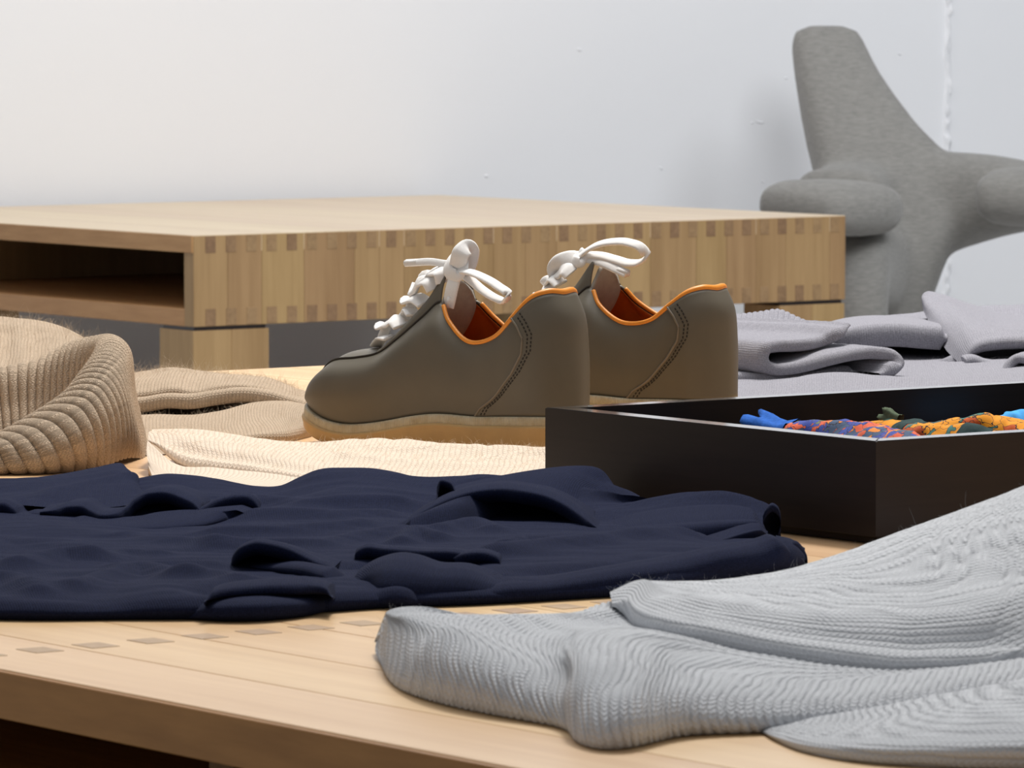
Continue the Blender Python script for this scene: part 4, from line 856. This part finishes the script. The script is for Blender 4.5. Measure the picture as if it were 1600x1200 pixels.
o, GG3 = lip('front_panel', M['grey_across'], grey, E_, [B1, B2, B3, B4, B5, [(965, 945, .001), (1100, 930, .001), (1300, 884, .001), (1400, 872, .001), (1660, 845, .001)]], 700, 240, th=.012, depth=.05, ends='R', disp=rib_diag, wrinkle=(.001, .06, .05))
fuzz('wool_fuzz', GG3, M['grey_fibre'], grey, 600, .0035, .00003, 9, 1.0)
fuzz('wool_fuzz', GG1, M['grey_fibre'], grey, 700, .003, .00003, 10, 1.0)

# ---- lavender-grey jumper behind the tray
lav = empty('jumper', (0, 0, 0), label='thin lavender-grey jumper lying folded behind the black tray', cat='jumper')
lc = [(1080, 656), (1200, 654), (1350, 650), (1500, 646), (1660, 642)]
lt = [(1080, 632, 4.66), (1200, 628, 4.66), (1350, 624, 4.66), (1500, 618, 4.66), (1660, 612, 4.66)]
l1 = [(1080, 600, 4.80), (1200, 600, 4.80), (1280, 590, 4.82), (1350, 592, 4.82), (1500, 580, 4.85), (1660, 570, 4.85)]
l2 = [(1080, 565, 4.98), (1250, 570, 4.98), (1400, 562, 5.02), (1500, 556, 5.05), (1660, 545, 5.05)]
l3 = [(1080, 530, 5.15), (1300, 530, 5.18), (1440, 532, 5.20), (1560, 525, 5.22), (1660, 515, 5.22)]
l4 = [(1080, 512, 5.28), (1300, 512, 5.30), (1340, 507, 5.31), (1440, 502, 5.33), (1560, 495, 5.35), (1660, 490, 5.35)]
l5 = [(1080, 508, 5.36), (1340, 506, 5.38), (1440, 500, 5.40), (1560, 486, 5.42), (1660, 480, 5.42)]
o, GL = bundle('body', M['lavender'], lav, lc, lt, [l1, l2, l3, l4, l5], 360, 160, sink=.03, ends='LR', wrinkle=(.002, .10, .06), ridges=[([(1330, 522), (1400, 524), (1470, 530)], .006, .03), ([(1230, 604), (1330, 598), (1400, 604)], .006, .03)])
fuzz('wool_fuzz', GL, M['lav_fibre'], lav, 1500, .004, .00004, 11)
LV = M['lavender']; DBv = np.array([dB[0], dB[1], 0])
fold_strip('sleeve', LV, lav, [(1110, 588, 4.84), (1155, 592, 4.84), (1200, 595, 4.83), (1240, 596, 4.83), (1280, 592, 4.83), (1318, 583, 4.84), (1340, 582, 4.845)], .0062, .22, DBv, disp=ribs(.0042, .0006, .8, 'v'))
fold_strip('sleeve', LV, lav, [(1328, 507, 4.86), (1312, 522, 4.85), (1290, 532, 4.85), (1265, 538, 4.84), (1240, 540, 4.835), (1215, 541, 4.83), (1201, 545, 4.825), (1195, 557, 4.825), (1198, 569, 4.825), (1212, 577, 4.825), (1238, 577, 4.825), (1268, 571, 4.825), (1302, 562, 4.825), (1340, 554, 4.83), (1375, 552, 4.83), (1398, 557, 4.83), (1407, 567, 4.825), (1398, 578, 4.82), (1375, 586, 4.82)], .0056, .20, DBv, nu=420, drop=.004, disp=ribs(.0036, .0006, .8, 'v'))
arch('sleeve', LV, lav, [(1236, 610, .004), (1262, 600, .009), (1290, 590, .014), (1325, 583, .018), (1360, 588, .015), (1385, 600, .009), (1402, 610, .004)], 170, 60, th=.005, depth=.06, run=(.03, .07, .12), keep=(.9, .5), floor=.003)
R_ = [[(1100, 552, 4.93), (1160, 548, 4.93), (1220, 540, 4.93), (1260, 534, 4.93), (1292, 522, 4.93)], [(1100, 528, 4.98), (1160, 525, 4.98), (1215, 520, 4.98), (1265, 518, 4.98), (1296, 514, 4.98)],
      [(1100, 508, 5.01), (1160, 502, 5.01), (1200, 498, 5.01), (1240, 506, 5.01), (1280, 513, 5.01), (1302, 512, 5.0)], [(1100, 498, 5.03), (1150, 492, 5.03), (1190, 487, 5.03), (1215, 484, 5.03), (1245, 495, 5.03), (1275, 508, 5.025), (1304, 511, 5.015)],
      [(1100, 500, 5.05), (1190, 490, 5.05), (1215, 487, 5.05), (1250, 500, 5.05), (1304, 513, 5.03)], [(1100, 540, 5.07), (1215, 530, 5.07), (1304, 530, 5.05)]]
Gq = build_grid(R_, 300, 90)
finish('ribbed_collar', Gq, LV, lav, disp=lambda su, sv, G: .0011*(np.abs(np.cos(math.pi*su.mean(0)[None, :]/.0050))**.8-.6)*np.clip((sv/sv.max()-.25)/.15, 0, 1))
fold_strip('body', LV, lav, [(1300, 540, 5.04), (1345, 528, 5.03), (1400, 524, 5.03), (1440, 527, 5.03), (1480, 530, 5.03)], .011, .2, (0, 1, 0), drop=.004)
# the part folded over on the right, hollow at its front
R_ = [[(1504, 575, 4.95), (1510, 560, 4.95), (1518, 546, 4.95), (1533, 537, 4.95), (1560, 532, 4.95), (1600, 531, 4.95), (1660, 531, 4.95)],
      [(1497, 566, 4.965), (1505, 546, 4.965), (1516, 532, 4.965), (1535, 525, 4.965), (1560, 522, 4.965), (1600, 521, 4.965), (1660, 521, 4.965)],
      [(1478, 545, 5.02), (1488, 520, 5.03), (1505, 505, 5.04), (1535, 508, 5.04), (1570, 514, 5.03), (1600, 514, 5.03), (1660, 512, 5.03)],
      [(1456, 510, 5.12), (1466, 488, 5.14), (1490, 484, 5.15), (1530, 495, 5.15), (1570, 504, 5.14), (1600, 504, 5.14), (1660, 502, 5.14)],
      [(1443, 484, 5.22), (1446, 463, 5.25), (1470, 464, 5.26), (1520, 480, 5.26), (1560, 492, 5.25), (1600, 498, 5.24), (1660, 498, 5.24)],
      [(1441, 476, 5.26), (1442, 460, 5.29), (1455, 456, 5.31), (1480, 462, 5.31), (1520, 475, 5.31), (1560, 487, 5.30), (1600, 495, 5.29), (1660, 496, 5.29)],
      [(1446, 480, 5.30), (1448, 466, 5.33), (1475, 468, 5.35), (1520, 482, 5.35), (1600, 500, 5.34), (1660, 502, 5.34)], [(1450, 530, 5.34), (1520, 530, 5.38), (1660, 530, 5.38)]]
E0 = cr(np.array([at(*p) for p in R_[0]]), 60); und = [away(E0, DBv, .10, ZT+.014), E0+np.array([-.01, .03, -.007]), E0+np.array([0, .004, -.007]), E0+np.array([0, -.001, -.003])]
finish('sleeve', build_grid(und+R_, 260, 160), LV, lav, ends='R', wrinkle=(.001, .05, .05))
fold_strip('hem', LV, lav, [(1508, 571, 4.925), (1516, 566, 4.925), (1540, 572, 4.925), (1575, 576, 4.925), (1610, 578, 4.925)], .0055, .12, (0, 1, 0), drop=.003)
fold_strip('cuff', LV, lav, [(1572, 596, 4.84), (1571, 583, 4.845), (1576, 570, 4.85), (1590, 561, 4.855), (1606, 564, 4.855), (1622, 578, 4.85), (1640, 592, 4.85)], .0045, .10, (.3, .95, 0), disp=ribs(.004, .0006, .8, 'v'))
# ------------------------------------------------------------------ scarves in the tray
def print_mat(name, cols, scale, stripe=None):
    m, nt, b = mat_new(name); k = NB(nt); tc = k.n('ShaderNodeTexCoord').outputs['Object']
    wv = k.noise(tc, 60, 2); vn = k.n('ShaderNodeTexVoronoi', feature='F1'); vn.inputs['Scale'].default_value = scale
    mx = k.n('ShaderNodeVectorMath', operation='MULTIPLY_ADD'); nz = k.n('ShaderNodeTexNoise'); nz.inputs['Scale'].default_value = 90; k.lk(tc, nz.inputs['Vector'])
    k.lk(nz.outputs['Color'], mx.inputs[0]); mx.inputs[1].default_value = (.02, .02, .02); k.lk(tc, mx.inputs[2]); k.lk(mx.outputs[0], vn.inputs['Vector'])
    sepc = k.n('ShaderNodeSeparateColor'); k.lk(vn.outputs['Color'], sepc.inputs[0])
    n = len(cols); nd = k.n('ShaderNodeValToRGB'); nd.color_ramp.interpolation = 'CONSTANT'; el = nd.color_ramp.elements
    while len(el) < n: el.new(0.5)
    acc = 0
    for e, (w, c) in zip(el, cols): e.position = acc; e.color = (*lin(c), 1); acc += w
    k.lk(sepc.outputs[0], nd.inputs[0])
    ve = k.n('ShaderNodeTexVoronoi', feature='DISTANCE_TO_EDGE'); ve.inputs['Scale'].default_value = scale; k.lk(mx.outputs[0], ve.inputs['Vector'])
    line = k.m('LESS_THAN', ve.outputs['Distance'], 0.025)
    k.lk(k.mix(line, nd.outputs[0], lin((40, 34, 40))), b.inputs['Base Color'])
    b.inputs['Roughness'].default_value = 0.8; b.inputs['Specular IOR Level'].default_value = 0.15; b.inputs['Sheen Weight'].default_value = 0.15
    k.bump(k.noise(tc, 1200, 2), 0.3, 0.0004, b); return m
M['scarf_blue'] = print_mat('blue_coral_print', [(.45, (58, 76, 160)), (.25, (222, 98, 66)), (.1, (232, 140, 60)), (.12, (70, 90, 120)), (.08, (110, 120, 90))], 150)
M['scarf_orange'] = print_mat('amber_print', [(.62, (232, 150, 28)), (.14, (58, 84, 84)), (.10, (206, 92, 40)), (.08, (70, 120, 110)), (.06, (240, 190, 80))], 90)
M['blue_cloth'] = plain('blue_frayed_cloth', (52, 104, 190), 0.9, 0.1, 300, 0.2, 0.5, 900, 0.0006)
M['sky_cloth'] = plain('sky_blue_cloth', (84, 172, 240), 0.8, 0.1, 200, 0.08, 0.3, 900, 0.0005)
M['green_cloth'] = plain('olive_fringe', (92, 104, 84), 0.9, 0.1, 300, 0.2, 0.4, 900, 0.0006)
M['teal_cloth'] = plain('dark_teal_cloth', (52, 70, 70), 0.85, 0.1, 200, 0.2, 0.4, 900, 0.0005)
def scarf(label, path, rad, mat, seed, ends=(1, 1), grp=None, bands=()):
    P = cr(np.array([at(*p) for p in path]), 110); r = np.interp(np.linspace(0, 1, 110), np.linspace(0, 1, len(rad)), rad)
    c = P.mean(0); c[2] = P[:, 2].min()-max(rad)
    root = empty('scarf', c, 0, label=label, cat='scarf', group=grp)
    Q = P-c; T, A, B = frames(Q); seg = 28; th = np.arange(seg)/seg*2*math.pi
    s_ = np.linspace(0, 1, 110)[:, None]; tw = 0.7*np.sin(3*th[None]+s_*9+seed)*.10+fbm(s_*9+seed*3+0*th[None], np.cos(th)[None]*1.5+seed+0*s_, 2)*.16
    rr = r[:, None]*(1+tw)
    V = Q[:, None]+A[:, None]*(rr*np.cos(th)[None])[..., None]+B[:, None]*(rr*np.sin(th)[None]*.92)[..., None]
    F_ = grid_faces(110, seg, True).tolist()+[list(range(seg))[::-1], list(range(109*seg, 110*seg))]
    link('roll', mesh_np('roll', V.reshape(-1, 3), F_, True), mat, root)
    for a, b_, m_ in bands:
        i, j = int(a*109), int(b_*109); W = Q[i:j+1, None]+(V[i:j+1]-Q[i:j+1, None])*1.03
        link('woven_band', mesh_np('woven_band', W.reshape(-1, 3), grid_faces(j-i+1, seg, True).tolist()+[list(range(seg))[::-1], list(range((j-i)*seg, (j-i+1)*seg))], True), m_, root)
    return root, Q, rr, c
def frayed_end(root, p, d, r, mat, seed, n=16):
    """Bunched cloth end with a ragged rim."""
    rs_ = np.random.RandomState(seed); d = d/np.linalg.norm(d); A = np.cross([0, 0, 1], d); A /= np.linalg.norm(A); B = np.cross(d, A)
    th = np.arange(40)/40*2*math.pi; rows = []
    for k_, (q, w) in enumerate(((0, .95), (.35, .85), (.7, .95), (1.0, 1.15), (1.25, 1.22))):
        jag = rs_.uniform(-.16, .16, 40) if k_ == 4 else rs_.uniform(-.04, .04, 40)
        up_ = r*1.6*(q+(jag if k_ == 4 else jag*0))
        rad_ = r*w*(1+.10*np.sin(5*th+seed)+jag*.5)
        rows.append(p+d*up_[:, None]+(A[None]*np.cos(th)[:, None]+B[None]*np.sin(th)[:, None])*rad_[:, None])
    rows += [p+d*(r*1.2)+(A[None]*np.cos(th)[:, None]+B[None]*np.sin(th)[:, None])*(r*.6), p+d*(r*1.0)+(A[None]*np.cos(th)[:, None]+B[None]*np.sin(th)[:, None])*(r*.05)]
    G = np.array(rows); return link('frayed_end', mesh_np('frayed_end', G.reshape(-1, 3), grid_faces(len(G), 40, True), True), mat, root)
zr = 0.034
sA, QA, rA, cA = scarf('blue and coral patterned scarf rolled along the near side of the tray', [(1240, 689, .0447), (1270, 691, .0447), (1300, 693, .0447), (1340, 697, .0447), (1400, 709, .0447), (1440, 719, .0447)], [.0165, .0170, .0178, .0180, .0180, .0175], M['scarf_blue'], 1)
frayed_end(sA, QA[0], QA[0]-QA[6], .0158, M['blue_cloth'], 4)
sB, QB, rB, cB = scarf('amber scarf with a dark teal band lying across the middle of the tray', [(1330, 687, 3.93), (1360, 686, 3.92), (1400, 685, 3.91), (1440, 688, 3.885), (1490, 695, 3.85), (1560, 705, 3.82)], [.0120, .0140, .0155, .0160, .0160, .0155], M['scarf_orange'], 2, bands=((.30, .44, M['teal_cloth']), (.80, .97, M['teal_cloth'])))
frayed_end(sB, QB[30]+np.array([0, .008, .011]), np.array([-.8, .5, .25]), .0065, M['green_cloth'], 9)
sC, QC, rC, cC = scarf('amber scarf with leafy green print behind the teal-banded one', [(1445, 684, 3.965), (1480, 681, 3.955), (1530, 681, 3.95), (1580, 684, 3.945), (1650, 690, 3.93)], [.0120, .0145, .0155, .0158, .0155], M['scarf_orange'], 5)
sD, QD, rD, cD = scarf('plain sky blue scarf rolled in the far corner of the tray', [(1568, 678, 4.015), (1600, 670, 4.02), (1650, 668, 4.025), (1700, 670, 4.03)], [.0130, .0165, .0168, .0160], M['sky_cloth'], 8)

# ------------------------------------------------------------------ upholstered lounge chair by the wall
m, nt, b = mat_new('grey_upholstery'); k = NB(nt); tc = k.n('ShaderNodeTexCoord').outputs['Object']
w1 = k.noise(k.mapping(tc, (1, 1, 6)), 60, 4, .7)
k.lk(k.ramp(w1, [(.3, lin((122, 121, 118))), (.7, lin((148, 146, 142)))]), b.inputs['Base Color'])
b.inputs['Roughness'].default_value = .9; b.inputs['Specular IOR Level'].default_value = .15; b.inputs['Sheen Weight'].default_value = .2
k.bump(k.noise(tc, 900, 2), .3, .001, b); M['chair'] = m
CHD = 9.75
def cpt(px, py, y): return at(px, py, y)
c0_ = at(1400, 420, CHD); chair = empty('lounge_chair', (c0_[0], c0_[1], 0), 0, label='grey upholstered star-shaped lounge chair against the white wall', cat='chair')
def limb(name, spec, seg=36, sq=.75, cap_r=.5, parent=chair, extra=None):
    """Soft limb through oval sections: (pixel x, y, distance, half width in px, half depth in m, tilt)."""
    C = []; ring = []
    th = np.arange(seg)/seg*2*math.pi; cs = np.sign(np.cos(th))*np.abs(np.cos(th))**sq; sn = np.sign(np.sin(th))*np.abs(np.sin(th))**sq
    pts = np.array([at(p[0], p[1], p[2]) for p in spec]); wid = np.array([p[3]*p[2]/F for p in spec]); dep = np.array([p[4] for p in spec]); ax = np.array([p[5] for p in spec], float)
    n = 60; P = cr(pts, n); W = cr(np.stack([wid, dep, wid*0], 1), n); Ax = cr(ax, n); Ax /= np.linalg.norm(Ax, axis=1, keepdims=True)
    T = np.gradient(P, axis=0); T /= np.linalg.norm(T, axis=1, keepdims=True); D2 = np.cross(T, Ax); D2 /= np.linalg.norm(D2, axis=1, keepdims=True)
    V = P[:, None]+Ax[:, None]*(W[:, :1]*cs[None])[..., None]+D2[:, None]*(W[:, 1:2]*sn[None])[..., None]
    rows = list(V)
    def cap(i, s):     # rounded ends
        out = []
        for q in (.35, .65, .85, .96, 1.0):
            out.append(P[i]+(V[i]-P[i])*math.sqrt(max(1-q*q, 0.0004))+s*T[i]*q*cap_r*min(W[i, 0], W[i, 1]))
        return out
    rows = cap(0, -1)[::-1]+rows+cap(n-1, 1); G = np.array(rows)-np.array([chair.location.x, chair.location.y, 0])
    return G
def limb_mesh(Gs):
    V = []; Fc = []
    for G in Gs:
        o_ = sum(len(v) for v in V); V.append(G.reshape(-1, 3)); n, s_ = G.shape[:2]
        Fc += (grid_faces(n, s_, True)+o_).tolist()+[[o_+i for i in range(s_)][::-1], [o_+(n-1)*s_+i for i in range(s_)]]
    return np.concatenate(V), Fc
back = limb('b', [(1291, 66, CHD+.42, 55, .045, (1, 0, 0)), (1310, 130, CHD+.36, 68, .065, (1, 0, .02)), (1347, 215, CHD+.28, 87, .075, (1, 0, .05)), (1385, 285, CHD+.22, 112, .085, (1, 0, .05)), (1400, 350, CHD+.18, 92, .09, (1, 0, 0)), (1386, 420, CHD+.16, 68, .085, (1, 0, 0)), (1374, 500, CHD+.14, 54, .08, (1, 0, 0)), (1368, 600, CHD+.14, 48, .07, (1, 0, 0)), (1368, 690, CHD+.14, 44, .06, (1, 0, 0))], cap_r=.5, sq=.55)
armR = limb('r', [(1390, 335, CHD+.20, 100, .08, (0, 0, 1)), (1450, 325, CHD+.20, 82, .08, (0, 0, 1)), (1500, 315, CHD+.18, 56, .08, (.1, 0, 1)), (1560, 308, CHD+.14, 48, .08, (.1, 0, 1)), (1640, 308, CHD+.08, 46, .08, (0, 0, 1))])
armL = limb('l', [(1400, 340, CHD+.20, 72, .08, (0, 0, 1)), (1345, 310, CHD+.16, 50, .08, (0, 0, 1)), (1310, 306, CHD+.06, 44, .09, (0, 0, 1))])
seatL = limb('s', [(1385, 430, CHD+.18, 66, .09, (1, 0, 0)), (1365, 420, CHD+.05, 48, .08, (1, 0, 0)), (1345, 440, CHD-.08, 40, .06, (1, 0, 0)), (1345, 520, CHD-.10, 36, .05, (1, 0, 0)), (1345, 690, CHD-.10, 30, .05, (1, 0, 0))])
Vc, Fc_ = limb_mesh([back, armR, armL, seatL])
Vc[:, 2] = np.maximum(Vc[:, 2], 0.002)
body = link('body', mesh_np('body', Vc, Fc_, True), M['chair'], chair)
md = body.modifiers.new('remesh', 'REMESH'); md.mode = 'VOXEL'; md.voxel_size = 0.009; md.use_smooth_shade = True
md = body.modifiers.new('smooth', 'SMOOTH'); md.factor = 0.5; md.iterations = 14
for nm, spec in (('armrest', [(1262, 322, CHD-.04, 40, .10, (.12, 0, 1)), (1300, 322, CHD-.10, 42, .11, (.05, 0, 1)), (1345, 327, CHD-.14, 42, .11, (0, 0, 1))]), ('armrest', [(1582, 306, CHD+.0, 46, .12, (0, 0, 1)), (1620, 306, CHD-.02, 48, .12, (0, 0, 1)), (1670, 306, CHD-.02, 46, .12, (0, 0, 1))])):
    G = limb('a', spec, sq=.8, cap_r=1.05); Va, Fa = limb_mesh([G]); link(nm, mesh_np(nm, Va, Fa, True), M['chair'], chair)
